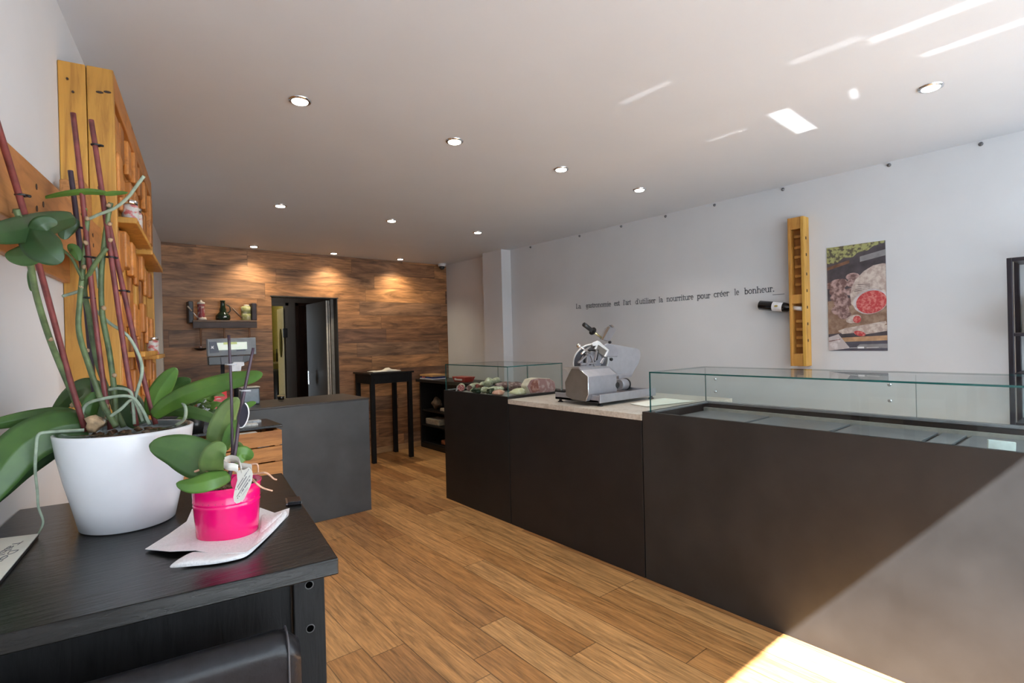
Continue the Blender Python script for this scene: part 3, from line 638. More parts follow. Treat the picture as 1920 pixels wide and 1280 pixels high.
for (z0, w0, d0), (z1, w1, d1) in zip(rows_, rows_[1:]):
    m.hexa([Vector(p) for p in ((q.x-w0, q.y-d0, z0), (q.x+w0, q.y-d0, z0), (q.x+w0, q.y+d0, z0), (q.x-w0, q.y+d0, z0), (q.x-w1, q.y-d1, z1), (q.x+w1, q.y-d1, z1), (q.x+w1, q.y+d1, z1), (q.x-w1, q.y+d1, z1))])
m.build('pouch_body', mat('red_foil', (.70, .015, .02), .3, var=.1), rp)
m = MB()
m.prism([(q.x-.045, q.y-.0135, q.z+.100), (q.x-.02, q.y-.0118, q.z+.112), (q.x+.02, q.y-.0118, q.z+.112), (q.x+.045, q.y-.0135, q.z+.100), (q.x+.02, q.y-.014, q.z+.103), (q.x-.02, q.y-.014, q.z+.103)], (0, -.001, 0))
m.prism([Vector((q.x+.022*cos(a/20*2*PI), q.y-.019, q.z+.075+.014*sin(a/20*2*PI))) for a in range(20)], (0, .001, 0))
m.box(q.x-.01, q.x+.04, q.y-.028, q.y-.027, q.z+.018, q.z+.024)
m.build('pouch_print', mat('pale_print', (.8, .5, .45), .4), rp)
q = Vector((Wp(467, 745, 1, 4.68).x, 4.68, ZD))
gt = thing('grey_canister', q, 'square grey canister with pale lid on the cash desk', 'canister')
MB().box(q.x-.072, q.x+.072, q.y-.05, q.y+.05, q.z, q.z+.135).build('body', mat('grey_metal_tin', (.17, .19, .21), .4, .3), gt, bevel=.012, seg=3)
MB().box(q.x-.07, q.x+.074, q.y-.052, q.y+.052, q.z+.136, q.z+.146).build('lid', mat('cream_lid', (.55, .52, .44), .4), gt, bevel=.004)
q = Vector((Wp(527, 750, 1, 4.75).x, 4.75, ZD))
ec = thing('espresso_cup', q, 'small glass cup of black coffee on the cash desk edge', 'cup')
MB().lathe([(.016, 0), (.026, .004), (.033, .055), (.031, .055), (.024, .008), (.0, .008)], q, 24).build('cup_glass', CUPGLASS, ec)
MB().lathe([(.0, .009), (.022, .009), (.0295, .038), (.0, .038)], q, 24).build('coffee', mat('black_coffee', (.012, .006, .003), .1), ec)
MB().lathe([(.0, .0385), (.0296, .0385), (.031, .047), (.0, .047)], q, 24).build('coffee_foam', mat('crema', (.45, .30, .12), .5), ec)
MB().tube(spline([q+Vector((.031, 0, .045)), q+Vector((.048, 0, .042)), q+Vector((.046, 0, .026)), q+Vector((.029, 0, .02))], 4), .0025, 8).build('handle', CUPGLASS, ec)
q = Vector((Wp(322, 762, 1, 4.55).x, 4.55, ZD))
bx = thing('coloured_box', q, 'blue and pink printed flat box at the left end of the cash desk', 'box')
MB().box(q.x-.065, q.x+.085, q.y-.05, q.y+.08, q.z, q.z+.05).build('carton', mat('blue_violet_print', (.12, .12, .50), .4, var=.3, scale=30), bx, bevel=.002)
MB().box(q.x-.04, q.x+.05, q.y-.052, q.y-.050, q.z+.012, q.z+.036).build('printed_band', mat('pink_orange_print', (.75, .30, .28), .4, var=.4, scale=40), bx)

# ------------------------------------------------------------------ crates with black board, leaflets and plant
def crate(x0, x1, y0, y1, z0, z1, label):
    th = thing('wooden_crate', ((x0+x1)/2, (y0+y1)/2, z0), label, 'crate', 'stacked wooden crates')
    h = (z1-z0)/3; g_ = .008
    for k in range(3):
        a, b = z0+k*h+(g_/2 if k else 0), z0+(k+1)*h-g_/2
        MB().box(x0, x1, y0, y0+.012, a, b).build('slat', CRATE, th, bevel=.0015)
        MB().box(x0, x1, y1-.012, y1, a, b).build('slat', CRATE, th, bevel=.0015)
        MB().box(x0, x0+.012, y0+.012, y1-.012, a, b).build('slat', CRATE, th, bevel=.0015)
        MB().box(x1-.012, x1, y0+.012, y1-.012, a, b).build('slat', CRATE, th, bevel=.0015)
    for x, y in ((x0+.012, y0+.012), (x1-.042, y0+.012), (x0+.012, y1-.042), (x1-.042, y1-.042)):
        MB().box(x, x+.03, y, y+.03, z0, z1-.005).build('corner_post', CRATE, th)
    MB().box(x0+.013, x1-.013, y0+.013, y1-.013, z0+.002, z0+.012).build('bottom', CRATE, th)
    return th
CX0, CX1, CY0, CY1 = .42, 1.00, 3.60, 3.98
crate(CX0, CX1, CY0, CY1, 0, .30, 'lowest of the stacked wooden crates by the cash desk'); crate(CX0, CX1, CY0, CY1, .302, .60, 'middle wooden crate of the stack by the cash desk')
crate(CX0, CX1, CY0, CY1, .602, .905, 'orange wooden crate on top of the stack by the cash desk')
tag(MB().box(CX0, CX1+.03, CY0+.09, CY1+.10, .9065, .924).build('black_board', BLACKWOOD, bevel=.002), 'black board lying across the top wooden crate', 'board')
LZ = .9245
for k, (a, b, sx, sy, rz, cc_) in enumerate([(.66, 3.78, .10, .07, .1, (.45, .36, .28)), (.84, 3.80, .12, .07, -.1, (.62, .64, .62)), (.90, 3.93, .10, .06, .05, (.50, .55, .58)), (.75, 3.92, .08, .06, 0, (.35, .28, .24))]):
    o = MB().box(-sx/2, sx/2, -sy/2, sy/2, 0, .010+.002*k).build('leaflet_stack', mat('leaflet_%d' % k, cc_, .5, var=.2, scale=40)); o.location = (a, b, LZ); o.rotation_euler = (0, 0, rz)
    tag(o, ['brown leaflets at the left of the black board', 'pale leaflets at the front right of the black board', 'light blue leaflets at the back right of the black board', 'small brown leaflets at the back of the black board'][k], 'leaflets', 'leaflets on the black board')
o = tag(MB().box(.70, .86, 3.62, 3.68, .82, .90).box(.86, .93, 3.63, 3.69, .80, .885).build('leaflet_bundle', mat('leaflet_5', (.6, .58, .54), .6, var=.15)), 'white leaflets standing inside the top wooden crate', 'leaflets')
def leaf(pts, wid, nhint=None, fold=.25, n=7, roll=0.0, tip=True, cup=0):
    """strip leaf: centre line pts, max half width wid; profile widens and narrows"""
    P = spline(pts, n); N = len(P); m = MB(); rings = []
    view = (P[N//2]-CAM).normalized() if nhint is None else Vector(nhint).normalized()
    for i, p in enumerate(P):
        t = (P[min(i+1, N-1)]-P[max(i-1, 0)]).normalized(); s_ = i/(N-1)
        w_ = wid*(max(0.0, sin(PI*min(1, s_*.93+.07)**.85))**.6) if tip else wid
        if s_ > .985: w_ = wid*.06
        side = t.cross(view)
        if side.length < 1e-4: side = t.orthogonal()
        side = (Matrix.Rotation(roll, 3, t) @ side.normalized()); nor = side.cross(t).normalized()
        rings.append([p+side*w_*x + nor*(abs(x)*w_*fold - cup*w_*0) for x in (-1, -.75, -.4, -.06, 0, .06, .4, .75, 1)])
    V = [[m.bm.verts.new(q) for q in r] for r in rings]
    for a, b in zip(V, V[1:]):
        for k in range(8): m._f([a[k], a[k+1], b[k+1], b[k]], True)
    return m
def leafobj(parent, pts, wid, m_, **kw):
    o = leaf(pts, wid, **kw).build('leaf', m_, parent); s_ = o.modifiers.new('solid', 'SOLIDIFY'); s_.thickness = .0022; s_.offset = 0; return o
# plant on the crate
pz = LZ
pl = thing('small_green_plant', (.54, 3.80, pz), 'small leafy green plant on the crates, half hidden behind the white pot', 'plant')
MB().lathe([(.045, 0), (.06, .09), (.055, .09), (.05, .08)], (.54, 3.80, pz), 20).build('pot', BLACKPL, pl)
rnd = random.Random(3)
for k in range(22):
    a = rnd.uniform(0, 2*PI); r1 = rnd.uniform(.03, .13); z1 = rnd.uniform(-.02, .14)
    b0_ = Vector((.54, 3.80, pz+.085)); e = Vector((.54+cos(a)*r1, 3.80+sin(a)*r1, pz+.09+max(0, z1)))
    e2 = e+Vector((cos(a)*.06, sin(a)*.06, -.015))
    if k < 22: leafobj(pl, [b0_*.3+e*.7, e, e2], .026, LEAFB if k % 2 else LEAF, fold=.15, n=3, nhint=(.3, -.6, .7))
for k in range(6):
    a = k*1.05; MB().tube([(.54, 3.8, pz+.08), (.54+cos(a)*.07, 3.8+sin(a)*.07, pz+.15)], .003, 6).build('stalk', STEM, pl)

# ------------------------------------------------------------------ pipe shelf on the wood wall
th = thing('wall_shelf', (1.22, D, 1.72), 'dark wooden wall shelf with upright ends on the wood cladding', 'shelf')
def Sh(x, y, yy=D-.1): return Wp(340+x/10.67, 560+y/10.67, 1, yy)
sL, sR = Sh(215, 440).x, Sh(1490, 440).x; sz = Sh(800, 430).z
DARKSH = wood('dark_shelf_wood', (.075, .045, .038), (.03, .018, .015), 'X', .5)
MB().box(sL, sR, D-.15, D, sz-.018, sz).build('shelf_board', wood('shelf_top_wood', (.23, .14, .09), (.12, .07, .045), 'X', .5), th, bevel=.002)
MB().box(sL, sR, D-.15, D-.132, sz-.085, sz-.019).build('apron', DARKSH, th, bevel=.002)
zt1 = Sh(1450, 90).z
MB().box(sL-.035, sL+.012, D-.13, D, sz-.03, Sh(190, 50).z).build('end_bracket', mat('dark_bracket', (.05, .05, .055), .45, .4), th, bevel=.008)
MB().box(sR-.045, sR+.008, D-.13, D, sz-.0, zt1).build('end_bracket', mat('purple_brown_bracket', (.055, .04, .045), .5, .3), th, bevel=.008)
x_ = Sh(405, 300).x
lm = thing('red_jug', (x_, D-.08, sz), 'red and white coffee tin with pale lid, left on the wall shelf', 'tin')
MB().lathe([(.038, 0), (.043, .01), (.034, .05), (.034, .16), (.036, .17)], (x_, D-.08, sz), 20).build('tin_body', speck('red_white_print', (.30, .05, .06), (.55, .45, .42), 25), lm)
MB().lathe([(.037, .17), (.037, .19), (.012, .20), (.008, .215)], (x_, D-.08, sz), 20).build('tin_lid', mat('cream_tin', (.7, .62, .55), .35), lm)
MB().lathe([(.040, 0.001), (.046, .004), (.044, .026), (.036, .03)], (x_+.004, D-.08, sz), 20).build('tin_foot', mat('cream_tin', (.7, .62, .55), .35), lm)
x_ = Sh(840, 300).x
bt = thing('squat_green_bottle', (x_, D-.08, sz), 'dark green squat bottle with neck in the middle of the wall shelf', 'bottle')
MB().lathe([(.06, 0), (.072, .012), (.072, .05), (.05, .075), (.034, .09), (.034, .12), (.026, .14), (.022, .20), (.026, .205), (.026, .215)], (x_, D-.08, sz), 28).build('bottle_body', mat('dark_green_glass', (.012, .025, .012), .12), bt)
MB().box(x_-.004, x_+.02, D-.155, D-.148, sz+.03, sz+.045).build('bottle_label', WHITEPL, bt)
MB().tube(spline([(x_+.03, D-.09, sz+.17), (x_+.065, D-.09, sz+.15), (x_+.068, D-.09, sz+.10), (x_+.04, D-.09, sz+.08)], 4), .006, 8).build('bottle_handle', mat('dark_green_glass', (.012, .025, .012), .12), bt)
x_ = Sh(1300, 300).x
jr = thing('olive_canister', (x_, D-.08, sz), 'yellow green two-part tin at the right of the wall shelf', 'tin')
MB().lathe([(.046, 0), (.049, .003), (.049, .072), (.046, .075), (.046, .079), (.049, .082), (.049, .15), (.04, .155)], (x_, D-.08, sz), 24).build('canister_body', speck('olive_print', (.42, .42, .16), (.62, .60, .38), 25), jr)
MB().lathe([(.03, .156), (.03, .172), (.01, .176)], (x_+.01, D-.08, sz), 20).build('canister_lid', mat('cream_tin', (.7, .62, .55), .35), jr)
a, b = Sh(120, 145, D-.17), Sh(345, 395, D-.17)
kn = thing('butcher_knife', b, 'pale handled knife leaning against the left end of the shelf', 'knife')
MB().tube([a, a*.6+b*.4], [.008, .006], 8).build('handle', mat('pale_horn', (.45, .38, .32), .5), kn)
MB().tube([a*.5+b*.5, b+Vector((0, .01, .004))], [.005, .011], 8, flat=.3).build('blade', STEEL, kn)
a, b = Sh(1000, 165, D-.12), Sh(1210, 385, D-.12)
tag(MB().tube([a, a*.5+b*.5, b], [.005, .009, .008], 8).build('wooden_stick', mat('shelf_stick_brown', (.20, .12, .08), .6)), 'brown wooden stick leaning beside the yellow green tin', 'stick')
# hanging ladles
for k, (x, y0_, y1_) in enumerate([(385, 560, 1040), (860, 555, 900), (1360, 555, 900)]):
    top = Sh(x, y0_, D-.12); bot = Sh(x, y1_, D-.12)
    hk = thing('hanging_ladle', top, ['wooden-handled ladle with dark bowl hanging from the shelf left end', 'wooden-handled utensil hanging from the middle of the shelf', 'wooden-handled utensil hanging from the right of the shelf'][k], 'utensil', 'utensils hanging under the wall shelf')
    MB().tube([top+Vector((0, 0, .01)), top-Vector((0, 0, .05)), top-Vector((0, 0, .12)), Vector((top.x, top.y, bot.z+.05))], [.014, .010, .012, .005], 10).build('handle', mat('warm_handle_wood', (.26, .12, .055), .5), hk)
    MB().lathe([(.0, .0), (.035, .006), (.058, .022), (.062, .03), (.055, .03)], Vector((top.x, top.y+.02, bot.z)), 24).build('bowl', mat('dark_iron', (.03, .025, .022), .4, .6), hk)
    MB().blob(Vector((top.x, top.y+.02, bot.z+.038)), (.016, .016, .014), 3, .05).build('ferrule', mat('copper_pink', (.60, .38, .32), .3, .5), hk)

# ------------------------------------------------------------------ black bar tables (far one and the near one)
def bar_table_far():
    th = thing('bar_table', (2.955, 6.17, 0), 'tall black bar table standing against the wood wall', 'table')
    x0, x1, y0, y1 = 2.66, 3.25, 5.92, 6.43
    MB().box(x0, x1, y0, y1, 1.068, 1.09).build('table_top', BLACKWOOD, th, bevel=.003)
    MB().box(x0+.07, x1-.07, y0+.022, y0+.04, .955, 1.068).build('apron', BLACKLEG, th); MB().box(x0+.022, x0+.04, y0+.07, y1-.07, .955, 1.068).build('apron', BLACKLEG, th)
    MB().box(x1-.04, x1-.022, y0+.07, y1-.07, .955, 1.068).build('apron', BLACKLEG, th); MB().box(x0+.07, x1-.07, y1-.04, y1-.022, .955, 1.068).build('apron', BLACKLEG, th)
    for x in (x0+.02, x1-.07):
        for y in (y0+.02, y1-.07): MB().box(x, x+.05, y, y+.05, 0, 1.068).build('leg', BLACKLEG, th, bevel=.002)
bar_table_far()
# cloth on the far table
m = MB(); g = []
for i in range(15):
    row = []
    for j in range(6):
        u_ = i/14; x = 2.735+u_*.37; y = 5.99+j*.035
        z = 1.091+.006+.010*abs(sin(u_*13+.3))*(.6+.4*sin(j))+(.035*math.exp(-((u_-.62)/.12)**2)*(1-abs(j-2.5)/4))
        if j in (0, 5) or i in (0, 14): z = 1.0925 if j == 0 else z*.5+1.092*.5
        row.append(m.bm.verts.new((x, y, z)))
    g.append(row)
for i in range(14):
    for j in range(5): m._f([g[i][j], g[i+1][j], g[i+1][j+1], g[i][j+1]], True)
o = m.build('folded_cloth', mat('cream_cloth', (.66, .62, .54), .9, var=.06, scale=60)); s_ = o.modifiers.new('s', 'SOLIDIFY'); s_.thickness = .006; s_.offset = 1
tag(o, 'cream cloth crumpled on the tall black table by the wood wall', 'cloth')

# ------------------------------------------------------------------ low shelf unit at right back
su = thing('shelf_unit', (3.80, 5.75, 0), 'low black open shelf unit in the right back corner', 'shelf')
MB().box(3.56, 3.97, 5.03, 6.45, .905, .94).build('top', BLACKSHADELAM, su, bevel=.002)
MB().box(3.95, 3.97, 5.06, 6.42, 0, .905).build('back_panel', BLACKSHADELAM, su)
for b_ in ((3.62, 3.97, 6.42, 6.45, 0, .905), (3.62, 3.97, 5.03, 5.06, 0, .905)): MB().box(*b_).build('side_panel', BLACKSHADELAM, su)
for z in (.06, .30, .50): MB().box(3.63, 3.95, 5.06, 6.42, z, z+.018).build('shelf_board', BLACKSHADELAM, su)
MB().box(3.62, 3.64, 5.06, 6.42, 0, .06).build('plinth', BLACKSHADELAM, su)
BK = [('white_book', (.66, .66, .72), 0, .016, .0, .33, 'white book at the bottom of the pile on the black shelf'),
      ('blue_book', (.03, .05, .22), .016, .024, .01, .30, 'dark blue book with coloured spine on the shelf pile'),
      ('tan_book', (.50, .29, .12), .040, .026, .0, .34, 'tan book on top of the pile on the black shelf')]
for nme, cc_, z0, hh, dx_, ln, lab in BK:
    th = thing('book', (3.66, 6.2, .941+z0), lab, 'book', 'books on the black shelf unit')
    MB().box(3.60+dx_, 3.82, 6.40-ln, 6.40, .941+z0, .941+z0+hh-.001).build('cover', mat(nme, cc_, .5), th, bevel=.001)
    if 'blue' in nme:
        MB().box(3.609, 3.6105, 6.27, 6.36, .941+z0+.004, .941+z0+hh-.006).build('spine_label', mat('coral_label', (.75, .2, .22), .5), th)
        MB().box(3.609, 3.6105, 6.16, 6.24, .941+z0+.004, .941+z0+hh-.006).build('spine_label', mat('blue_label', (.05, .12, .5), .5), th)
rb = thing('red_tray', (3.72, 5.42, .94), 'red tray with white lettering on the black shelf unit', 'tray')
MB().hexa([Vector(p) for p in ((3.62, 5.33, .941), (3.74, 5.33, .941), (3.74, 5.57, .941), (3.62, 5.57, .941), (3.605, 5.30, 1.005), (3.755, 5.30, 1.005), (3.755, 5.60, 1.005), (3.605, 5.60, 1.005))]).build('tray_body', mat('red_tray', (.50, .035, .03), .35), rb, bevel=.003)
m = MB(); yy = 5.54
for wd in (.03, .012, .016, .012, .016, .012, .016): m.box(3.6045, 3.610, yy-wd, yy, .962, .962+(.026 if wd > .02 else .018)); yy -= wd+.008
m.build('lettering', WHITEPL, rb)
def pack(x0, x1, y0, y1, z0, z1, c_, label, cat='package', nm='wrapped_package'):
    return tag(MB().box(x0, x1, y0, y1, z0, z1).build(nm, mat(nm+str(round(y0*100)), c_, .6, var=.15, scale=30), bevel=.012, seg=3), label, cat, 'goods in the black shelf unit')
pack(3.66, 3.86, 6.04, 6.38, .3185, .40, (.62, .55, .42), 'cream wrapped package on the middle board of the black shelf unit', nm='cream_package')
pack(3.68, 3.82, 5.86, 6.03, .519, .565, (.60, .52, .42), 'pale small box on the upper board of the black shelf unit', nm='pale_box')
blobobj('bread_bag', (3.76, 6.24, .519+.078), (.06, .09, .075), mat('brown_paper_bag', (.22, .15, .10), .7, var=.2), 'crumpled brown paper bag on the upper board of the black shelf unit', 'bag', 'goods in the black shelf unit', 4, .2)
pack(3.68, 3.80, 5.90, 6.02, .0785, .14, (.42, .16, .08), 'orange brown box on the bottom board of the black shelf unit', nm='orange_box')

# ------------------------------------------------------------------ pallet rack on the left wall
pr = thing('pallet_wall_rack', L3(2.75, .02, 1.0), 'orange wooden pallet hung upright as a rack on the left wall', 'pallet rack')
PZ0, PZ1 = .98, 2.356
A0, A1 = 2.112, 3.47
def lb_(name, boxes, m_, parent, bev=.003):
    m = MB()
    for b_ in boxes: lbox(m, *b_)
    return m.build(name, m_, parent, bevel=bev)
lb_('end_stringer', [(A0, A0+.022, .072, .141, PZ0, PZ1)], PALLET, pr); lb_('end_stringer', [(A0, A0+.022, .001, .070, PZ0, PZ1)], PALLET, pr)
lb_('end_stringer', [(A1-.022, A1, .001, .141, PZ0, PZ1)], PALLET, pr)
lb_('top_board', [(A0+.022, A1-.022, .10, .141, PZ1-.09, PZ1)], PALLETH, pr); lb_('top_board', [(A0+.022, A1-.022, .0015, .1, PZ1-.02, PZ1)], PALLETH, pr)
lb_('bottom_board', [(A0+.022, A1-.022, .02, .141, PZ0, PZ0+.02)], PALLETH, pr)
lb_('back_boards', [(A0+.022+k*.145, A0+.022+k*.145+.12, .002, .020, PZ0+.021, PZ1-.021) for k in range(9)], PALLETD, pr)
for k, a in enumerate([A0+.12, A0+.30, A0+.50, A0+.70, A0+.90, A0+1.10]):
    lb_('upright_board', [(a, a+.085, .100, .122, PZ0+.021, PZ1-.1)], PALLET if k % 2 else PALLETD, pr)
rnd = random.Random(11)
for k, a in enumerate([A0+.06, A0+.22, A0+.40, A0+.60, A0+.80, A0+1.0, A0+1.20]):
    for j, z in enumerate([1.05, 1.27, 1.50, 1.73, 1.96, 2.12]):
        z_ = z+rnd.uniform(-.03, .03)
        lb_('spacer_block', [(a-.045, a+.045, .123, .141+rnd.uniform(-.004, .012), z_, z_+.13)], PALLETH if (k+j) % 3 else PALLETD, pr, .006)
for z, aa, bb in ((1.90, 2.20, 2.75), (1.885, 2.80, 3.44), (1.44, 2.35, 2.95), (1.42, 3.0, 3.44)):
    lb_('rack_shelf', [(aa, bb, .123, .185, z-.02, z)], PALLET, pr)
NAIL = mat('dark_nail_stain', (.04, .02, .012), .7)
for p_, z_ in ((.105, 2.275), (.125, 2.28), (.025, 2.30), (.038, 2.262)):
    m = MB(); c_ = L3(A0-.0015, p_, z_); m.prism([c_+nn*(.006*cos(k/10*2*PI)*(1.7 if p_ > .1 else .6))+Vector((0, 0, .004*sin(k/10*2*PI))) for k in range(10)], -ld*.001); m.build('nail_stain', NAIL, pr)
# jars on the rack shelf
for k, (a, z, lab) in enumerate([(2.33, 1.90, 'small jar with red label nearest, on the upper rack shelf'), (2.45, 1.90, 'small jar with pale label beside it on the upper rack shelf'), (3.10, 1.42, 'white jar on the lower shelf of the pallet rack')]):
    c_ = L3(a, .155, z); j_ = thing('preserve_jar', c_, lab, 'jar', 'jars on the pallet rack')
    MB().lathe([(.022, 0), (.026, .004), (.026, .06), (.022, .07)], c_, 18).build('jar_glass', speck('jar_print_%d' % k, (.5, .5, .48), (.45, .12, .12), 50), j_)
    MB().lathe([(.024, .0705), (.024, .085), (.02, .086)], c_, 18).build('jar_lid', CHROME, j_)
# near pallet shelf on the left wall
ps = thing('pallet_plank_shelf', L3(1.4, .02, 1.66), 'brown pallet plank shelf on the left wall above the white pot', 'shelf')
m = MB()
c8 = []
for a, z0, z1 in ((.70, 1.660, 1.787), (2.105, 1.705, 1.838)): c8.append((a, z0, z1))
(a0_, z00, z01), (a1_, z10, z11) = c8
PLK = wood('brown_plank_wood', (.40, .17, .055), (.22, .08, .02), 'Y', .45)
m.hexa([L3(a0_, .08, z00), L3(a0_, .10, z00), L3(a1_, .10, z10), L3(a1_, .08, z10), L3(a0_, .08, z01), L3(a0_, .10, z01), L3(a1_, .10, z11), L3(a1_, .08, z11)]); m.build('front_plank', PLK, ps, bevel=.003)
lb_('end_block', [(1.99, 2.10, .02, .079, 1.80, 1.955)], wood('end_grain_block', (.42, .19, .06), (.20, .075, .02), 'Y', .6, 20), ps, .004)
lb_('back_plank', [(.70, 2.105, .0015, .0195, 1.66, 1.80)], PLK, ps)
for px, py in ((68, 350), (81, 383), (69, 391), (174, 441), (175, 460)):
    n_ = nn; c_ = Wn(px, py, nn, C0+.1005); m = MB(); m.prism([c_+ld*(.005*cos(k/8*2*PI))+Vector((0, 0, .006*sin(k/8*2*PI))) for k in range(8)], nn*.001); m.build('nail_stain', NAIL, ps)

# ------------------------------------------------------------------ near bar table
e1 = Vector((.989, -.149, 0)).normalized(); e2 = Vector((.149, .989, 0)).normalized(); TP = Vector((.328, .874, 0))
def T3(u_, v_, z): return TP - e1*u_ + e2*v_ + Vector((0, 0, z))      # u to the left, v away
def tbox(m, u0, u1, v0, v1, z0, z1):
    return m.hexa([T3(u1, v0, z0), T3(u0, v0, z0), T3(u0, v1, z0), T3(u1, v1, z0), T3(u1, v0, z1), T3(u0, v0, z1), T3(u0, v1, z1), T3(u1, v1, z1)])
nt_ = thing('bar_table', T3(.28, .35, 0), 'black bar table in the foreground carrying the two orchid pots', 'table')
def tb(name, bx_, m_, bev=.002):
    m = MB(); tbox(m, *bx_); return m.build(name, m_, nt_, bevel=bev)
tb('table_top', (0, .555, 0, .70, 1.062, 1.09), BLACKWOOD, .0025)
for u_ in (.018, .485):
    for v_ in (.03, .62): tb('leg', (u_, u_+.05, v_, v_+.05, 0, 1.062), BLACKLEG)
tb('apron', (.07, .483, .045, .06, .93, 1.062), BLACKLEG); tb('apron', (.07, .483, .645, .66, .93, 1.062), BLACKLEG)
tb('apron', (.035, .05, .085, .615, .93, 1.062), BLACKLEG); tb('apron', (.50, .515, .085, .615, .93, 1.062), BLACKLEG)
HOLE = mat('bolt_hole_black', (.001, .001, .001), .9, spec=0)
for z_ in (1.044, .970):
    c_ = T3(.043, .0295, z_); m = MB(); ring = [c_+e1*.0065*cos(k/20*2*PI)+Vector((0, 0, .0065*sin(k/20*2*PI))) for k in range(21)]
    m.tube(ring, .0010, 6, False); m.build('bolt_hole_rim', mat('grey_rim', (.06, .06, .062), .5), nt_)  # grey ring, paler than the leg so the hole stands out
    m = MB(); m.prism([c_+e1*.006*cos(k/20*2*PI)+Vector((0, 0, .006*sin(k/20*2*PI))) for k in range(20)], -e2*.0004); m.build('bolt_hole', HOLE, nt_)

# bar stool
LEATHER = mat('black_leather', (.012, .0115, .014), .34, var=.15, scale=90, bump=.08, spec=.35)
st = thing('bar_stool', T3(.28, -.05, 0), 'black leather bar stool pushed against the near table', 'stool')
m = MB()
rows2 = []
NS = 26
for i in range(NS+1):
    # back cushion outline cross-section swept sideways
    s_ = i/NS; u_ = .075+.43*s_; edge = min(s_, 1-s_)*.43; inset = .020*(1-min(1, edge/.03))**2
    prof = []
    for k in range(14):
        a = -PI*.1+PI*1.2*k/13
        prof.append((-.062+.026*cos(a)*(1-inset*6), 1.005-inset+.022*sin(a)))
    prof = [(-.036+inset*.6, .70)] + prof + [(-.088-inset*-.6, .70)]
    prof = [(v_-.03*(1.0-z_)*0, z_) for v_, z_ in prof]
    rows2.append([m.bm.verts.new(T3(u_, v_, z_)) for v_, z_ in prof])
for a, b in zip(rows2, rows2[1:]):
    for k in range(len(a)-1): m._f([a[k], b[k], b[k+1], a[k+1]], True)
    m._f([a[-1], b[-1], b[0], a[0]])
m._f(rows2[0]); m._f(rows2[-1][::-1])
bk = m.build('backrest', LEATHER, st)
m = MB(); m.tube([T3(.092, v_, z_) for v_, z_ in [(-.035, .72)]+[(-.062+.0268*cos(a), 1.0045+.0228*sin(a)) for a in [-.2+.25*k for k in range(14)]]+[(-.0895, .72)]], .0016, 6); m.build('seam', mat('leather_seam', (.06, .055, .06), .5), bk)
m = MB(); tbox(m, .085, .478, -.034, .34, .70, .76); m.build('seat', LEATHER, st, bevel=.015, seg=3)
for u_, v_ in ((.10, -.08), (.455, -.08), (.10, .30), (.455, .30)):
    m = MB(); tbox(m, u_, u_+.035, v_, v_+.035, 0, .695); m.build('leg', BLACKLEG, st, bevel=.002)
m = MB(); tbox(m, .135, .455, .308, .326, .25, .28); m.build('footrest', BLACKLEG, st)

# ------------------------------------------------------------------ white pot and large orchid
TZ = 1.0905
WP = Vector((.0702, 1.3565, TZ))
WHITEPOT = mat('white_glazed_ceramic', (.80, .80, .83), .22, var=.01, coat=.3)
wp = thing('white_planter', WP, 'large white glazed pot on the near black table', 'plant pot')
MB().lathe([(.0, 0), (.076, 0), (.082, .003), (.092, .05), (.104, .10), (.1135, .15), (.1185, .188), (.1195, .1945), (.117, .196), (.1135, .1945), (.112, .185), (.105, .12), (.0, .11)], WP, 72).build('pot', WHITEPOT, wp)
MB().lathe([(.1115, .150), (.1120, .198), (.105, .200), (.103, .194), (.100, .150)], WP, 64).build('inner_pot', glass_mat('cloudy_plastic', (.75, .78, .78), 1.2, .15), wp)
m = MB(); m.lathe([(.0, .12), (.103, .125), (.1025, .165), (.06, .176), (0, .178)], WP, 40); m.build('potting_bark', BARK, wp)
rnd = random.Random(5); m = MB()
for k in range(70):
    a = rnd.uniform(0, 2*PI); r_ = .092*math.sqrt(rnd.random()); m.blob(WP+Vector((r_*cos(a), r_*sin(a), .176+rnd.uniform(0, .006))), (rnd.uniform(.004, .012), rnd.uniform(.004, .009), .005), k, .3, 1, rnd.uniform(0, 3))
m.build('bark_chips', BARK, wp)
DW = 1.093       # depth of the pot's axis along the line of sight
orc = thing('orchid_plant', WP+Vector((0, 0, .175)), 'tall flowerless orchid with red canes growing in the white pot', 'plant')
def px3(pts, d0=DW): return [Wd(p[0], p[1], d0+(p[2] if len(p) > 2 else 0)) for p in pts]
def rodo(parent, name, pts, r, m_, d0=DW, n=5, nn_=10, label=None):
    P = spline(px3(pts, d0), n); m = MB(); m.tube(P, r if not isinstance(r, tuple) else [r[0]+(r[1]-r[0])*i/(len(P)-1) for i in range(len(P))], nn_); return m.build(name, m_, parent, label=label)
canes = [([(160, 808, -.03), (128, 700, -.07), (90, 560, -.13), (40, 380, -.22), (-8, 225, -.30)], CANE), ([(207, 805, .0), (190, 690, 0), (172, 540, 0), (155, 370, 0), (137, 212, 0)], CANE),
         ([(256, 798, .01), (232, 650, .01), (208, 480, .01), (187, 330, .01), (171, 225, .01)], CANE), ([(292, 795, .03), (262, 680, .03), (235, 560, .03), (215, 470, .03), (188, 350, .03)], CANE), ([(185, 800, .035), (175, 720, .035), (160, 560, .035), (145, 420, .035), (132, 320, .035)], CANED)]
for P_, m_ in canes: rodo(orc, 'cane', P_, .0050, m_)
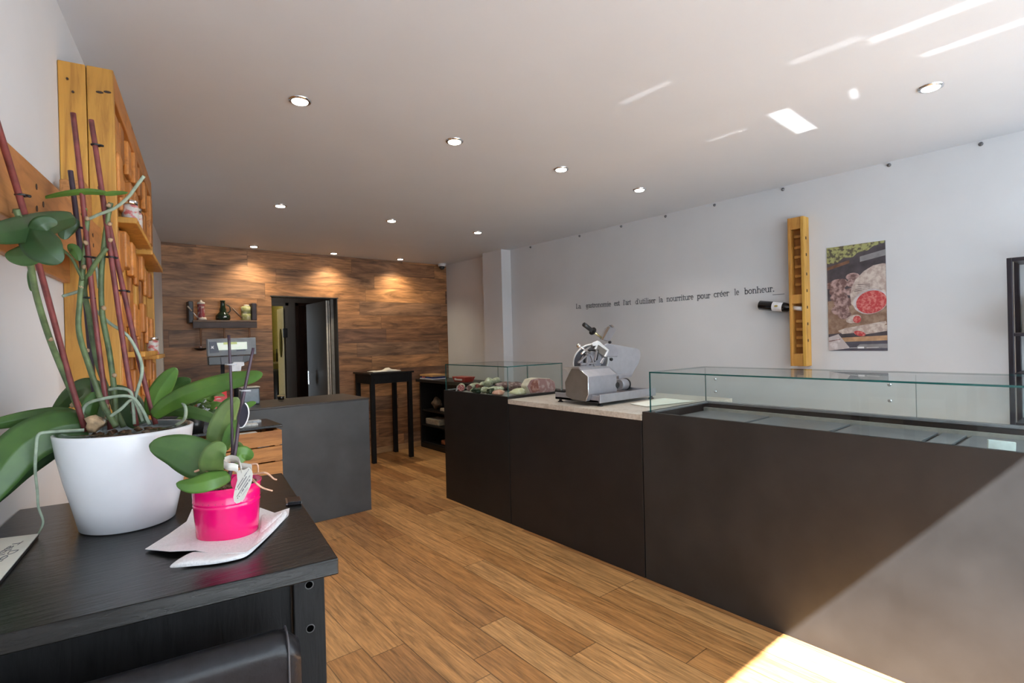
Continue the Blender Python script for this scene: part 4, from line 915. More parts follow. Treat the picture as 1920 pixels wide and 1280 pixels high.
stems = [[(178, 803, -.01), (150, 770, -.03), (128, 720, -.06), (95, 640, -.11), (70, 560, -.16), (58, 500, -.19), (46, 440, -.22), (30, 392, -.24)],
         [(218, 800, -.02), (192, 755, -.02), (165, 680, -.02), (148, 620, -.015), (150, 560, -.01), (158, 480, 0), (164, 410, 0)],
         [(217, 798, .01), (215, 740, .01), (205, 660, .01), (192, 590, .01), (190, 520, .01), (195, 460, .01), (202, 410, .01), (208, 380, .01)],
         [(232, 800, .02), (205, 740, .02), (180, 670, .02), (165, 580, .015), (158, 540, .01), (175, 500, -.01), (200, 465, -.01)],
         [(155, 525, -.01), (148, 510, -.01), (135, 485, -.01), (118, 468, -.01)]]
for k, P_ in enumerate(stems): rodo(orc, 'flower_stem', P_, (.0056, .0046) if k < 4 else (.003, .0025), STEM)
# dry nodes on the stems
for x, y in ((94, 635), (163, 657), (152, 538), (195, 577), (215, 703), (205, 420), (207, 450), (161, 455), (158, 500), (30, 396), (35, 425), (203, 385), (163, 410), (135, 760), (200, 762)):
    p_ = Wd(x, y, DW-.008 if x > 100 else (DW-.235 if y < 500 else DW-.115)); m = MB(); m.blob(p_, (.0048, .0048, .0055), int(x), .25, 1); m.build('stem_node', NODE, orc)
# clips
for x, y, d_ in ((40, 366, -.225), (180, 272, .01), (55, 485, -.195), (143, 426, .03), (167, 482, 0), (207, 482, .01), (165, 558, 0), (230, 545, .03)):
    c_ = Wd(x, y, DW+d_); m = MB(); m.tube([c_+rt*.008*cos(k/16*2*PI)+fw*.007*sin(k/16*2*PI)+up*.0008*k*0 for k in range(17)], .0018, 6, False)
    m.tube([c_+rt*.007, c_+rt*.015-up*.002], .0024, 6); m.build('plant_clip', BLACKPL, orc)
# leaves at the pot
leafobj(orc, px3([(160, 792, .0), (120, 776, 0), (60, 782, -.04), (0, 793, -.08), (-40, 800, -.11)]), .015, LEAF, fold=.5)
leafobj(orc, px3([(168, 795, -.02), (110, 800, -.06), (40, 835, -.10), (-20, 910, -.14), (-60, 980, -.17)]), .040, LEAF, fold=.35, roll=.2)
leafobj(orc, px3([(150, 800, 0), (90, 830, -.03), (30, 880, -.06), (-30, 955, -.08)]), .036, LEAFD, fold=.3, roll=-.2)
leafobj(orc, px3([(180, 790, .02), (178, 745, .03), (160, 728, .05), (130, 742, .07), (95, 780, .08)]), .026, LEAF, fold=.3, roll=.3)
leafobj(orc, px3([(165, 800, .0), (170, 770, .0), (178, 745, .01), (182, 735, .015)]), .016, LEAFB, fold=.3, roll=.5)
leafobj(orc, px3([(262, 795, .04), (240, 760, .06), (215, 740, .07), (190, 745, .08)]), .028, LEAFD, fold=.3)
leafobj(orc, px3([(284, 778, .03), (292, 745, .03), (312, 712, .03), (331, 690, .03)]), .021, LEAFB, fold=.3, roll=-.3)
leafobj(orc, px3([(288, 780, .05), (300, 750, .05), (330, 722, .05), (358, 712, .05)]), .018, LEAF, fold=.3)
leafobj(orc, px3([(286, 780, .01), (315, 757, .0), (360, 735, -.02), (420, 716, -.03), (470, 706, -.04), (492, 700, -.04)]), .0195, LEAFB, fold=.35, roll=-.15, n=8)
leafobj(orc, px3([(288, 775, .05), (330, 770, .05), (372, 776, .05), (403, 787, .05), (420, 800, .05)]), .0125, LEAF, fold=.4)
# keikis: leaves high on the stems
leafobj(orc, px3([(140, 408, -.06), (100, 416, -.14), (50, 428, -.24), (0, 438, -.30), (-40, 442, -.32)]), .021, LEAFD, fold=.3)
leafobj(orc, px3([(56, 424, -.23), (72, 452, -.24), (92, 474, -.24), (116, 492, -.23)]), .026, LEAFD, fold=.2)
leafobj(orc, px3([(72, 468, -.22), (52, 478, -.21), (30, 480, -.21), (10, 478, -.21)]), .0175, LEAF, fold=.2)
leafobj(orc, px3([(62, 434, -.23), (76, 422, -.23), (92, 417, -.22), (108, 418, -.21)]), .013, LEAFD, fold=.2)
leafobj(orc, px3([(140, 408, 0), (132, 418, -.005), (122, 435, -.005), (120, 449, -.005)]), .015, LEAFD, fold=.2)
leafobj(orc, px3([(127, 465, -.01), (137, 466, -.01), (145, 478, -.01), (148, 489, -.01)]), .010, LEAF, fold=.2)
leafobj(orc, px3([(200, 362, -.005), (165, 359, -.005), (120, 363, -.005), (76, 372, -.005)]), .006, LEAFB, fold=.4)
leafobj(orc, px3([(195, 364, -.005), (215, 362, -.005), (240, 361, -.005)]), .0045, LEAFB, fold=.4)
leafobj(orc, px3([(155, 405, 0), (158, 398, 0), (162, 390, 0)]), .004, LEAFB, fold=.3)
leafobj(orc, px3([(60, 500, -.18), (58, 520, -.17), (59, 546, -.17)]), .005, LEAF, fold=.3)
# aerial roots
roots = [[(270, 330, 0), (255, 350, 0), (240, 370, 0), (215, 390, 0), (185, 402, 0), (168, 410, 0)], [(118, 555, 0), (135, 550, 0), (150, 545, 0)],
         [(180, 582, .02), (205, 605, .02), (240, 630, .02), (262, 670, .02), (266, 700, .02), (255, 740, .02), (248, 775, .02)], [(160, 470, .01), (180, 500, .01), (186, 540, .01)],
         [(340, 752, .0), (348, 765, -.01), (346, 785, -.01), (330, 797, 0)], [(152, 790, -.03), (160, 760, -.03), (190, 748, -.03), (240, 742, -.02), (262, 760, -.01), (280, 795, 0)],
         [(205, 730, 0), (225, 728, 0), (245, 735, 0), (250, 765, 0), (252, 795, 0)], [(200, 785, -.02), (225, 768, -.02), (250, 750, 0), (268, 790, 0)],
         [(158, 806, -.05), (120, 808, -.07), (90, 810, -.09), (72, 815, -.10), (68, 840, -.10), (66, 880, -.10), (70, 920, -.09), (72, 950, -.085), (81, 978, -.08), (72, 1000, -.075)]]
for k, P_ in enumerate(roots): rodo(orc, 'aerial_root', P_, .0032 if k < 8 else (.0034, .0018), ROOT)
m = MB(); m.blob(Wd(180, 792, DW-.03), (.018, .016, .016), 9, .3, 2); m.build('dry_crown', mat('dry_crown_husk', (.50, .34, .20), .85, var=.3, scale=60), orc)
P_ = px3([(195, 770, -.03), (197, 812, -.03)]); m = MB(); m.tube(P_, .004, 8); m.build('clear_support', CUPGLASS, orc)

# ------------------------------------------------------------------ pink pot, napkin, small orchid
PP = Vector((.2108, 1.128, TZ+.003))
pk = thing('pink_pot', PP, 'bright pink metal pot standing on a paper napkin on the near table', 'plant pot')
PINK = mat('hot_pink_metal', (.86, .002, .16), .22, var=.02, coat=.5)
MB().lathe([(.0, .0), (.0515, .0), (.0530, .0015), (.0548, .030), (.0568, .060), (.0578, .0620), (.0568, .0640), (.0570, .0665), (.0580, .0685), (.0572, .0705), (.0590, .0945), (.0606, .0958), (.0604, .098), (.0586, .0968), (.0560, .064), (.0, .060)], PP, 64).build('pot', PINK, pk)
m = MB(); m.lathe([(.0, .065), (.0572, .068), (.0574, .085), (0, .090)], PP, 30); m.build('potting_bark', BARK, pk)
rnd = random.Random(9); m = MB()
for k in range(45):
    a = rnd.uniform(0, 2*PI); r_ = .048*math.sqrt(rnd.random()); m.blob(PP+Vector((r_*cos(a), r_*sin(a), .088+rnd.uniform(0, .005))), (rnd.uniform(.003, .008), rnd.uniform(.003, .007), .004), k, .3, 1, rnd.uniform(0, 3))
m.build('bark_chips', BARK, pk)
c_ = PP+Vector((-.02, -.055, .088)); 
lugp = Wd(448, 905, .94); m = MB(); m.tube([lugp-fw*.001, lugp+fw*.003], .014, 24); m.build('handle_lug', PINK, pk)
# napkin
def np_(x, y, z=.0): return Wp(x, y, 2, TZ+.0006+z)
m = MB(); m.prism([np_(*p, .007 if p[1] >= 1020 and 300 < p[0] < 490 else (.003 if p[0] == 272 else 0)) for p in ((272, 1030), (318, 1001), (350, 978), (360, 955), (420, 935), (487, 952), (515, 962), (543, 953), (541, 966), (515, 993), (484, 1020), (462, 1036), (405, 1040), (366, 1032), (318, 1034))], (0, 0, .0012)); 
NAP = mat('white_paper_napkin', (.82, .80, .80), .9, var=.03, scale=200, bump=.3)
nk = thing('paper_napkin', PP+Vector((0, 0, -.002)), 'crumpled white paper napkin under the pink pot', 'napkin')
m.build('lower_layer', NAP, nk)
def sheet(cols, name):
    m = MB(); V = [[m.bm.verts.new(p) for p in c] for c in cols]
    for a, b in zip(V, V[1:]):
        for k in range(len(a)-1): m._f([a[k], b[k], b[k+1], a[k+1]], True)
    o = m.build(name, NAP, nk); s_ = o.modifiers.new('s', 'SOLIDIFY'); s_.thickness = .0008; s_.offset = 1; sb_ = o.modifiers.new('ss', 'SUBSURF'); sb_.levels = 1; sb_.render_levels = 2; return o
sheet([[np_(313, 1064, .001), np_(336, 1046, .012), np_(362, 1033, .004)], [np_(322, 1066, .0008), np_(345, 1052, .014), np_(375, 1034, .005)], [np_(350, 1062, .001), np_(375, 1048, .010), np_(395, 1036, .008)], [np_(405, 1058, .001), np_(415, 1048, .009), np_(425, 1038, .006)],
       [np_(440, 1050, .001), np_(446, 1042, .008), np_(450, 1034, .006)], [np_(462, 1045, .001), np_(466, 1035, .006), np_(468, 1024, .006)], [np_(480, 1028, .001), np_(484, 1016, .007), np_(482, 1008, .004)], [np_(520, 990, .001), np_(512, 984, .010), np_(500, 975, .004)], [np_(543, 962, .002), np_(536, 955, .011), np_(524, 958, .004)]], 'folded_layer')
sheet([[np_(484, 1003, .004), np_(490, 985, .009), np_(488, 965, .003)], [np_(496, 1000, .005), np_(500, 980, .012), np_(500, 962, .003)], [np_(515, 982, .004), np_(514, 970, .013), np_(514, 963, .004)], [np_(530, 968, .004), np_(528, 960, .012), np_(532, 955, .004)]], 'crumpled_corner')
DP = .985
so = thing('small_orchid', PP+Vector((0, 0, .09)), 'small orchid with broad leaves growing in the pink pot', 'plant')
leafobj(so, px3([(414, 884, .0), (378, 864, -.01), (332, 844, -.02), (280, 834, -.03)], DP), .036, LEAF, fold=.15, roll=-.1)
leafobj(so, px3([(430, 890, -.02), (398, 899, -.05), (362, 908, -.06), (331, 906, -.06)], DP), .0175, LEAFB, fold=.3, roll=.3)
leafobj(so, px3([(396, 893, -.02), (397, 868, -.04), (408, 845, -.045), (424, 836, -.04)], DP), .023, LEAFY, fold=.15, roll=-.2)
leafobj(so, px3([(402, 838, .02), (412, 808, .02), (425, 775, .02), (446, 745, .02)], DP), .0215, LEAFY, fold=.3)
leafobj(so, px3([(415, 845, .04), (418, 810, .04), (425, 770, .04), (440, 745, .04)], DP), .021, LEAFB, fold=.3)
leafobj(so, px3([(420, 840, .0), (430, 815, .0), (438, 798, .0), (446, 788, .0)], DP), .010, LEAFB, fold=.3)
leafobj(so, px3([(432, 838, .02), (437, 815, .02), (436, 800, .02)], DP), .010, LEAFY, fold=.3)
leafobj(so, px3([(440, 868, .03), (450, 852, .04), (462, 852, .05), (474, 858, .05)], DP), .016, LEAFB, fold=.2)
leafobj(so, px3([(445, 830, .05), (452, 840, .06), (458, 850, .06)], DP), .006, LEAF, fold=.2)
leafobj(so, px3([(455, 765, .03), (468, 758, .03), (480, 754, .03)], DP), .0055, LEAFB, fold=.2)
rodo(so, 'support_stick', [(436, 870, 0), (434, 745, 0), (429, 628, 0)], .0027, CANED, DP)
rodo(so, 'support_stick', [(426, 905, -.02), (440, 850, -.01), (452, 765, 0), (475, 652, .01)], (.0042, .0026), CANED, DP)
for x, y in ((432, 683), (459, 732)):
    c_ = Wd(x, y, DP-.002); m = MB(); m.tube([c_+rt*.006*cos(k/14*2*PI)+fw*.005*sin(k/14*2*PI) for k in range(15)], .0014, 6, False); m.tube([c_-rt*.010, c_+rt*.011], .0016, 6); m.build('plant_clip', mat('clear_clip', (.4, .4, .42), .2), so)
# black oval clip tag
o_ = [Wd(x, y, DP-.02) for x, y in ((455, 758), (460, 755), (465, 762), (467, 775), (463, 790), (456, 800), (450, 801), (448, 795), (449, 775))]
MB().prism(o_, fw*.003).build('stick_label', mat('navy_black_tag', (.02, .02, .035), .3), so, bevel=.0008, label='black oval tag')
m = MB(); m.tube(spline([p-fw*.001 for p in o_[1:7]], 3), .0011, 6); m.build('label_edge', WHITEPL, so)
for P_ in ([(440, 885, -.02), (475, 888, -.02), (498, 886, -.03), (513, 897, -.03), (519, 899, -.03)], [(473, 898, -.04), (480, 905, -.05), (492, 914, -.05), (511, 920, -.05)], [(468, 871, -.01), (482, 870, -.01), (484, 885, -.01)], [(365, 884, -.03), (380, 880, -.03), (392, 886, -.03)]):
    rodo(so, 'aerial_root', P_, (.0021, .0013), ROOTP, DP)
# paper strap and tag
TAGM = mat('cream_tag_card', (.66, .63, .57), .7, var=.03)
tg = thing('plant_tag', Wd(455, 905, .93), 'white oval paper tag strapped to the small orchid', 'tag')
def tagp(x, y, d_=0): return Wd(400+x/12, 860+y/12, .925+d_)
m = MB(); m.prism([tagp(x, y) for x, y in ((525, 280), (600, 250), (700, 240), (800, 190), (870, 270), (885, 350), (870, 480), (830, 620), (760, 760), (700, 890), (645, 960), (620, 955), (590, 985), (520, 1005), (470, 960), (450, 860), (470, 740), (500, 620), (540, 480))], fw*.0006); m.build('tag_card', TAGM, tg)
m = MB(); ST = [tagp(870, 270, .004), tagp(860, 160, .006), tagp(700, 120, .01), tagp(560, 110, .01)]
a_ = [tagp(230, 60, .012), tagp(240, 160, .0), tagp(330, 230, -.006), tagp(470, 240, -.004), tagp(560, 200, 0), tagp(640, 285, -.001)]
def strap(P_, w_):
    P = spline(P_, 5); V = [[m.bm.verts.new(p-up*w_), m.bm.verts.new(p+up*w_)] for p in P]
    for a, b in zip(V, V[1:]): m._f([a[0], b[0], b[1], a[1]], True)
strap([tagp(p[0], p[1], p[2]) for p in ((250, 90, .014), (236, 120, .004), (330, 170, -.006), (460, 185, -.005), (560, 220, -.003))], .0068)
strap([tagp(p[0], p[1], p[2]) for p in ((250, 40, .014), (380, -10, .02), (540, 20, .012), (600, 120, .0), (640, 250, -.002))], .006)
strap([tagp(p[0], p[1], p[2]) for p in ((600, 160, .01), (720, 170, .008), (850, 200, .004), (865, 260, .002))], .006)
o = m.build('paper_strap', TAGM, tg); s_ = o.modifiers.new('s', 'SOLIDIFY'); s_.thickness = .0006
INK = mat('grey_print_ink', (.10, .10, .12), .7)
m = MB(); rnd = random.Random(2)
for (x0, y0), (x1, y1), hh in (((500, 700), (800, 230), 14), ((560, 690), (750, 390), 20), ((530, 850), (825, 370), 14), ((620, 770), (840, 440), 24), ((540, 890), (590, 830), 20), ((655, 820), (780, 640), 4)):
    n_ = int(math.hypot(x1-x0, y1-y0)/(16 if hh < 18 else 20)) if hh > 5 else 1
    for k in range(n_):
        if n_ > 1 and rnd.random() < .15: continue
        f0, f1 = k/n_, (k+.72)/n_ if n_ > 1 else 1
        dx_, dy_ = (x1-x0), (y1-y0); L_ = math.hypot(dx_, dy_); ox, oy = -dy_/L_*hh/2, dx_/L_*hh/2
        a, b = (x0+dx_*f0, y0+dy_*f0), (x0+dx_*f1, y0+dy_*f1)
        m.prism([tagp(a[0]-ox, a[1]-oy, -.0003), tagp(b[0]-ox, b[1]-oy, -.0003), tagp(b[0]+ox, b[1]+oy, -.0003), tagp(a[0]+ox, a[1]+oy, -.0003)], fw*.0002)
m.build('printed_lines', INK, tg)

# usb stick
u_ = thing('usb_stick', Wp(552, 943, 2, TZ), 'small black usb stick near the right edge of the near table', 'usb stick')
q0, q1, q2_, q3 = [Wp(x, y, 2, TZ+.0005) for x, y in ((540, 948), (566, 945), (562, 936), (538, 938))]
MB().prism([q0, q1, q2_, q3], (0, 0, .008)).build('case', mat('glossy_black', (.012, .012, .015), .15, coat=.5), u_, bevel=.0012)
MB().prism([q0+(q0-q1)*.13+Vector((0, 0, .0015)), q0+Vector((0, 0, .0015)), q3+Vector((0, 0, .0015)), q3+(q3-q2_)*.13+Vector((0, 0, .0015))], (0, 0, .0045)).build('connector', CHROME, u_)

# card with writing on the near table
ch = thing('table_card', Wp(20, 1040, 2, TZ), 'cream paper card with handwriting at the left of the near table', 'card')
cp = [Wp(x, y, 2, TZ+.008) for x, y in ((72, 1000), (-60, 1016), (-90, 1190), (0, 1086))]
MB().prism(cp, (0, 0, -.002)).build('card_sheet', mat('cream_card', (.68, .65, .56), .7, var=.03), ch)
MB().prism([p+Vector((0, 0, -.0022)) for p in (cp[0], cp[0]+(cp[1]-cp[0])*.03, cp[3]+(cp[2]-cp[3])*.03, cp[3])], (0, 0, -.0055)).build('card_edge', BLACKPL, ch)
def polyink(m, pts, w_, n_):
    for a, b in zip(pts, pts[1:]):
        d_ = (b-a); 
        if d_.length < 1e-6: continue
        s_ = d_.normalized().cross(n_).normalized()*w_/2; e_ = d_.normalized()*w_*.3
        m.prism([a-s_-e_, a+s_-e_, b+s_+e_, b-s_+e_], n_*.0006)

# ------------------------------------------------------------------ serif lettering (stroke built)
def arc(cx, cy, rx, ry, a0, a1, n=10): return [(cx+rx*cos(math.radians(a0+(a1-a0)*k/n)), cy+ry*sin(math.radians(a0+(a1-a0)*k/n))) for k in range(n+1)]
V, T = .17, .085      # thick, thin strokes
def sf(x, y, w_=.2): return (T, [(x-w_, y), (x+w_, y)])
def stem(x, y0, y1, f0=True, f1=True):
    r = [(V, [(x, y0), (x, y1)])]
    if f0: r.append(sf(x, y0+.03))
    if f1: r.append((T*1.3, [(x-.2, y1-.06), (x, y1-.02)]))
    return r
GL = {
 'L': (.95, [(V*1.1, [(.22, 0), (.22, 1.45)]), sf(.22, 1.42), (T*1.4, [(.02, .04), (.82, .04), (.85, .38)])]),
 'a': (.88, [(V, arc(.38, .66, .28, .30, 150, 0)+[(.66, .15), (.72, .04), (.86, .06)]), (T*1.5, arc(.36, .28, .26, .25, 60, 330))]),
 'g': (.95, [(V*.9, arc(.42, .62, .30, .34, 0, 360)), (T*1.3, [(.66, .88), (.90, .95)]), (T*1.3, [(.3, .3), (.22, .15), (.6, .05), (.78, -.12)]+arc(.45, -.22, .33, .2, 10, -200))]),
 's': (.72, [(V*.85, [(.58, .72), (.56, .90)]+arc(.36, .76, .24, .20, 60, 250)+arc(.36, .24, .25, .22, 70, -130)+[(.1, .3)])]),
 't': (.62, [(V, [(.28, 1.3), (.28, .22)]+arc(.45, .22, .17, .18, 180, 300)), (T*1.3, [(.02, .97), (.58, .97)])]),
 'r': (.72, stem(.22, 0, 1.0)+[(V*.8, arc(.46, .66, .24, .30, 180, 50)), (V, [(.60, .86), (.66, .80)])]),
 'o': (.95, [(V*.9, arc(.46, .5, .36, .47, 0, 360, 16))]),
 'n': (1.08, stem(.22, 0, 1.0)+[(V*.8, arc(.54, .62, .32, .34, 180, 0)), (V, [(.86, .62), (.86, 0)]), sf(.86, .03)]),
 'm': (1.62, stem(.22, 0, 1.0)+[(V*.8, arc(.50, .62, .28, .34, 180, 0)), (V, [(.78, .62), (.78, 0)]), sf(.78, .03), (V*.8, arc(1.08, .62, .30, .34, 180, 0)), (V, [(1.38, .62), (1.38, 0)]), sf(1.38, .03)]),
 'i': (.52, stem(.26, 0, 1.0)+[(V*1.1, [(.25, 1.30), (.25, 1.44)])]),
 'e': (.84, [(T*1.3, [(.12, .52), (.74, .52)]), (V*.9, arc(.44, .5, .32, .47, 0, 310, 14))]),
 'l': (.52, stem(.26, 0, 1.5)), "'": (.34, [(V*.9, [(.16, 1.45), (.14, 1.12)])]),
 'd': (1.02, [(V*.9, arc(.42, .48, .32, .46, 0, 360, 14)), (V, [(.76, 0), (.76, 1.5)]), (T*1.3, [(.56, 1.44), (.76, 1.48)]), (T*1.3, [(.76, .04), (.96, .04)])]),
 'u': (1.08, [(V, [(.22, .98), (.22, .36)]), (T*1.3, [(.02, .95), (.22, .96)]), (V*.8, arc(.54, .36, .32, .34, 180, 360)), (V, [(.86, .98), (.86, 0)]), (T*1.3, [(.66, .95), (.86, .96)]), (T*1.3, [(.86, .04), (1.04, .04)])]),
 'p': (1.0, [(V, [(.22, -.45), (.22, .98)]), sf(.22, -.42), (T*1.3, [(.02, .94), (.22, .96)]), (V*.9, arc(.54, .48, .33, .46, 150, -150, 14))]),
 'c': (.80, [(V*.9, arc(.44, .5, .33, .47, 45, 320, 14)), (V, [(.64, .80), (.68, .74)])]),
 'b': (1.0, [(V, [(.22, 0), (.22, 1.5)]), (T*1.3, [(.02, 1.44), (.22, 1.48)]), (V*.9, arc(.54, .48, .33, .46, 150, -150, 14))]),
 'h': (1.08, [(V, [(.22, 0), (.22, 1.5)]), (T*1.3, [(.02, 1.44), (.22, 1.48)]), sf(.22, .03), (V*.8, arc(.54, .62, .32, .34, 180, 0)), (V, [(.86, .62), (.86, 0)]), sf(.86, .03)]),
 '.': (.4, [(V*1.2, [(.18, .02), (.18, .16)])]), '_': (1.0, [(T*1.3, [(0, 0), (1.0, 0)])]),
}
GL['é'] = (.84, GL['e'][1]+[(T*1.6, [(.40, 1.14), (.58, 1.40)])])
quote = thing('wall_quote', Vector((R, 2.8, 1.74)), 'grey serif quotation lettered across the right wall', 'wall lettering')
LET = mat('grey_vinyl_letter', (.115, .13, .155), .6, var=.05)
words = [('La', 0, 45, 232, 231), ('gastronomie', 90, 315, 226, 211), ('est', 342, 394, 207, 203), ("l'art", 425, 496, 201, 196), ("d'utiliser", 535, 717, 192, 181), ('la', 745, 782, 176, 174), ('nourriture', 815, 1057, 170, 149), ('pour', 1090, 1211, 146, 137), ('créer', 1240, 1380, 130, 117), ('le', 1425, 1468, 111, 108), ('bonheur.', 1515, 1787, 103, 78)]
for wd, x0, x1, y0, y1 in words:
    p0, p1 = Wp(1080+x0/4.8, 530+y0/4.8, 0, R-.001), Wp(1080+x1/4.8, 530+y1/4.8, 0, R-.001)
    adv = sum(GL[c_][0] for c_ in wd); L_ = (p0-p1).length; sx = L_/adv; dir_ = (p1-p0).normalized(); sy = .0335
    pen = p0.copy(); m = MB()
    for c_ in wd:
        for w_, pl_ in GL[c_][1]:
            pts = [pen+dir_*(x*sx)+Vector((0, 0, y*sy)) for x, y in pl_]
            polyink(m, pts, w_*min(sx, sy)*1.15, Vector((-1, 0, 0)))
        pen += dir_*GL[c_][0]*sx
    m.build('word', LET, quote)
a, b = Wp(1080+1770/4.8, 530+108/4.8, 0, R-.001), Wp(1080+1875/4.8, 530+100/4.8, 0, R-.001); m = MB(); polyink(m, [a, b], .004, Vector((-1, 0, 0))); m.build('underline', LET, quote)
# handwriting on the card: 'Table' over 'Dou', read along the card's edge
m = MB(); zup = Vector((0, 0, 1))
def cardtext(s_, px0, px1, size):
    a, b = [Wp(*p_, 2, TZ+.0083) for p_ in (px0, px1)]; d_ = (b-a).normalized(); upv = zup.cross(d_).normalized(); adv = sum(GL[c_][0] for c_ in s_); sx = (b-a).length/adv; pen = a.copy()
    for c_ in s_:
        for w_, pl_ in GL[c_][1]:
            polyink(m, [pen+d_*(x*sx)+upv*(y*size) for x, y in pl_], w_*size*.8, zup)
        pen += d_*GL[c_][0]*sx
GL['T'] = (.9, [(V, [(.45, 0), (.45, 1.4)]), (T*1.4, [(.02, 1.4), (.88, 1.4)])]); GL['D'] = (1.1, [(V, [(.2, 0), (.2, 1.4)]), (V*.8, [(.2, 1.4)]+arc(.35, .7, .6, .7, 90, -90)+[(.2, 0)])])
cardtext('Table', (29, 1016), (-25, 1052), .008); cardtext('Dou', (22, 1031), (-20, 1062), .008)
m.build('handwriting', INK, ch)

# ------------------------------------------------------------------ bottle rack on the right wall
rk = thing('bottle_rack', Vector((R, 1.64, 1.75)), 'narrow upright orange wooden bottle rack on the right wall', 'bottle rack')
RX, RY0, RY1, RZ0, RZ1 = R-.095, 1.572, 1.682, 1.205, 2.285
BR = wood('rack_wood', (.52, .26, .06), (.30, .12, .02), 'Z', .45); BRL = wood('rack_wood_light', (.62, .36, .075), (.42, .20, .03), 'Z', .45)
MB().box(RX, R-.001, RY0, RY0+.022, RZ0, RZ1).build('side_board', BRL, rk, bevel=.002); MB().box(RX, R-.001, RY1-.018, RY1, RZ0, RZ1).build('side_board', BR, rk, bevel=.002)
MB().box(R-.03, R-.001, RY0+.022, RY1-.018, RZ0, RZ1).build('back_board', wood('rack_wood_dark', (.36, .15, .03), (.2, .07, .012), 'Z', .5), rk)
for z0, z1 in ((RZ1-.085, RZ1), (1.66, 1.725), (RZ0, RZ0+.09)): MB().box(RX+.004, R-.03, RY0+.022, RY1-.018, z0, z1).build('front_block', BR, rk, bevel=.002)
zz = [2.14, 2.06, 1.99, 1.92, 1.85, 1.79, 1.62, 1.52, 1.46, 1.40, 1.34]
for z in zz: MB().box(R-.052, R-.031, RY0+.026, RY1-.024, z, z+.022).build('slot_rung', BR, rk, bevel=.004)
for z in (2.12, 2.0, 1.86, 1.74, 1.62, 1.5, 1.38): MB().box(RX+.03, RX+.045, RY0-.0015, RY0, z, z+.02).build('side_notch', NAIL, rk)
wb = thing('wine_bottle', Wp(1455, 577, 0, R-.055), 'dark wine bottle with white label slotted sideways through the wooden rack', 'wine bottle')
a, b = Wp(1428, 571, 0, R-.055), Wp(1510, 582, 0, R-.06); a = Vector((R-.056, 1.915, 1.668)); b = Vector((R-.062, 1.60, 1.620)); dd = (b-a).normalized(); Lb = (b-a).length
def bp(s_): return a+dd*s_
MB().tube([bp(0), bp(.003), bp(.19), bp(.215), bp(.235), bp(.30)], [.033, .036, .036, .030, .016, .0145], 28).build('bottle_glass', mat('black_bottle_glass', (.006, .006, .007), .08), wb)
MB().tube([bp(.242), bp(.305), bp(.318)], [.0165, .0165, .0155], 20).build('capsule', WHITEPL, wb)
m = MB(); ux = dd.cross(Vector((0, 0, 1))).normalized(); uz = ux.cross(dd)
for k in range(10):
    a0_, a1_ = math.radians(-10+k*14-60), math.radians(-10+(k+1)*14-60)
    def cp_(an, s_): return bp(s_)+(ux*cos(an)+uz*sin(an))*.0365
    m._f([m.bm.verts.new(cp_(a0_, .105)), m.bm.verts.new(cp_(a1_, .105)), m.bm.verts.new(cp_(a1_, .18)), m.bm.verts.new(cp_(a0_, .18))], True)
o = m.build('bottle_label', WHITEPL, wb, label='white label with gold mark'); 
gm_ = bp(.14)+Vector((-.0372, 0, .004)); MB().prism([gm_+Vector((0, .014*cos(k/10*2*PI), .008*sin(k/10*2*PI))) for k in range(10)], (-.0006, 0, 0)).build('label_mark', mat('gold_mark', (.5, .38, .1), .4, .5), wb)

# ------------------------------------------------------------------ salami poster
po = thing('salami_poster', Vector((R, 1.28, 1.68)), 'poster photograph of cut salamis on the right wall', 'poster')
PY0, PY1, PZ0_, PZ1_ = 1.104, 1.456, 1.314, 2.043
def P2(x, y, d_=0.0):           # zoomed poster picture (0..1, 0..1), y down
    return Vector((R-.004-d_, PY1+(PY0-PY1)*x, PZ1_+(PZ0_-PZ1_)*y))
pm = {}
def pmat(n_, c_, **k): return mat('poster_'+n_, c_, .45, **k)
cols = [pmat('ground', (.075, .065, .075), var=.2, scale=12), speck('poster_foliage', (.10, .09, .06), (.38, .38, .16), 45, (.42, .55)), pmat('grey', (.26, .25, .26), var=.1), speck('poster_table', (.22, .13, .09), (.36, .25, .18), 22, (.4, .65)),
        speck('poster_casing', (.44, .34, .30), (.64, .56, .50), 30, (.4, .6)), speck('poster_meat', (.50, .055, .06), (.66, .22, .20), 70, (.45, .62)), pmat('board', (.50, .30, .17), var=.15), pmat('lowerboard', (.09, .085, .11), var=.1), speck('poster_cloth', (.50, .44, .44), (.66, .60, .60), 20), speck('poster_pile', (.16, .09, .085), (.48, .33, .31), 34, (.42, .62)), WHITEPL, pmat('brownbar', (.20, .10, .06), var=.2)]
m = MB()
def patch(mi, pts, lay): m.mi = mi; m.prism([P2(min(1, max(0, x)), y, lay*.00025) for x, y in pts], (.0002, 0, 0))
ELN = [0]
def ell(mi, cx_, cy_, rx, ry, lay, rot=0, n=24):
    if mi == 9: ELN[0] += 1; lay = lay-.6+.08*ELN[0]*(-1 if False else 1)
    patch(mi, [(cx_+rx*cos(a)*cos(rot)-ry*sin(a)*sin(rot)*1.0, cy_+(rx*cos(a)*sin(rot)+ry*sin(a)*cos(rot))*1.0) for a in [2*PI*k/n for k in range(n)]], lay)
m.mi = 0; m.box(R-.004, R-.0005, PY0, PY1, PZ0_, PZ1_)
patch(1, [(0, 0), (1, 0), (.98, .02), (.8, .04), (.72, .07), (.55, .08), (.45, .12), (.3, .11), (.2, .15), (.05, .16), (0, .15)], 1)
patch(2, [(.58, .12), (1, .08), (1, .135), (.58, .17)], 1); patch(11, [(0, .19), (.4, .14), (.4, .17), (0, .22)], 1)
patch(3, [(0, .52), (.3, .50), (1, .55), (1, .80), (0, .84)], 1)
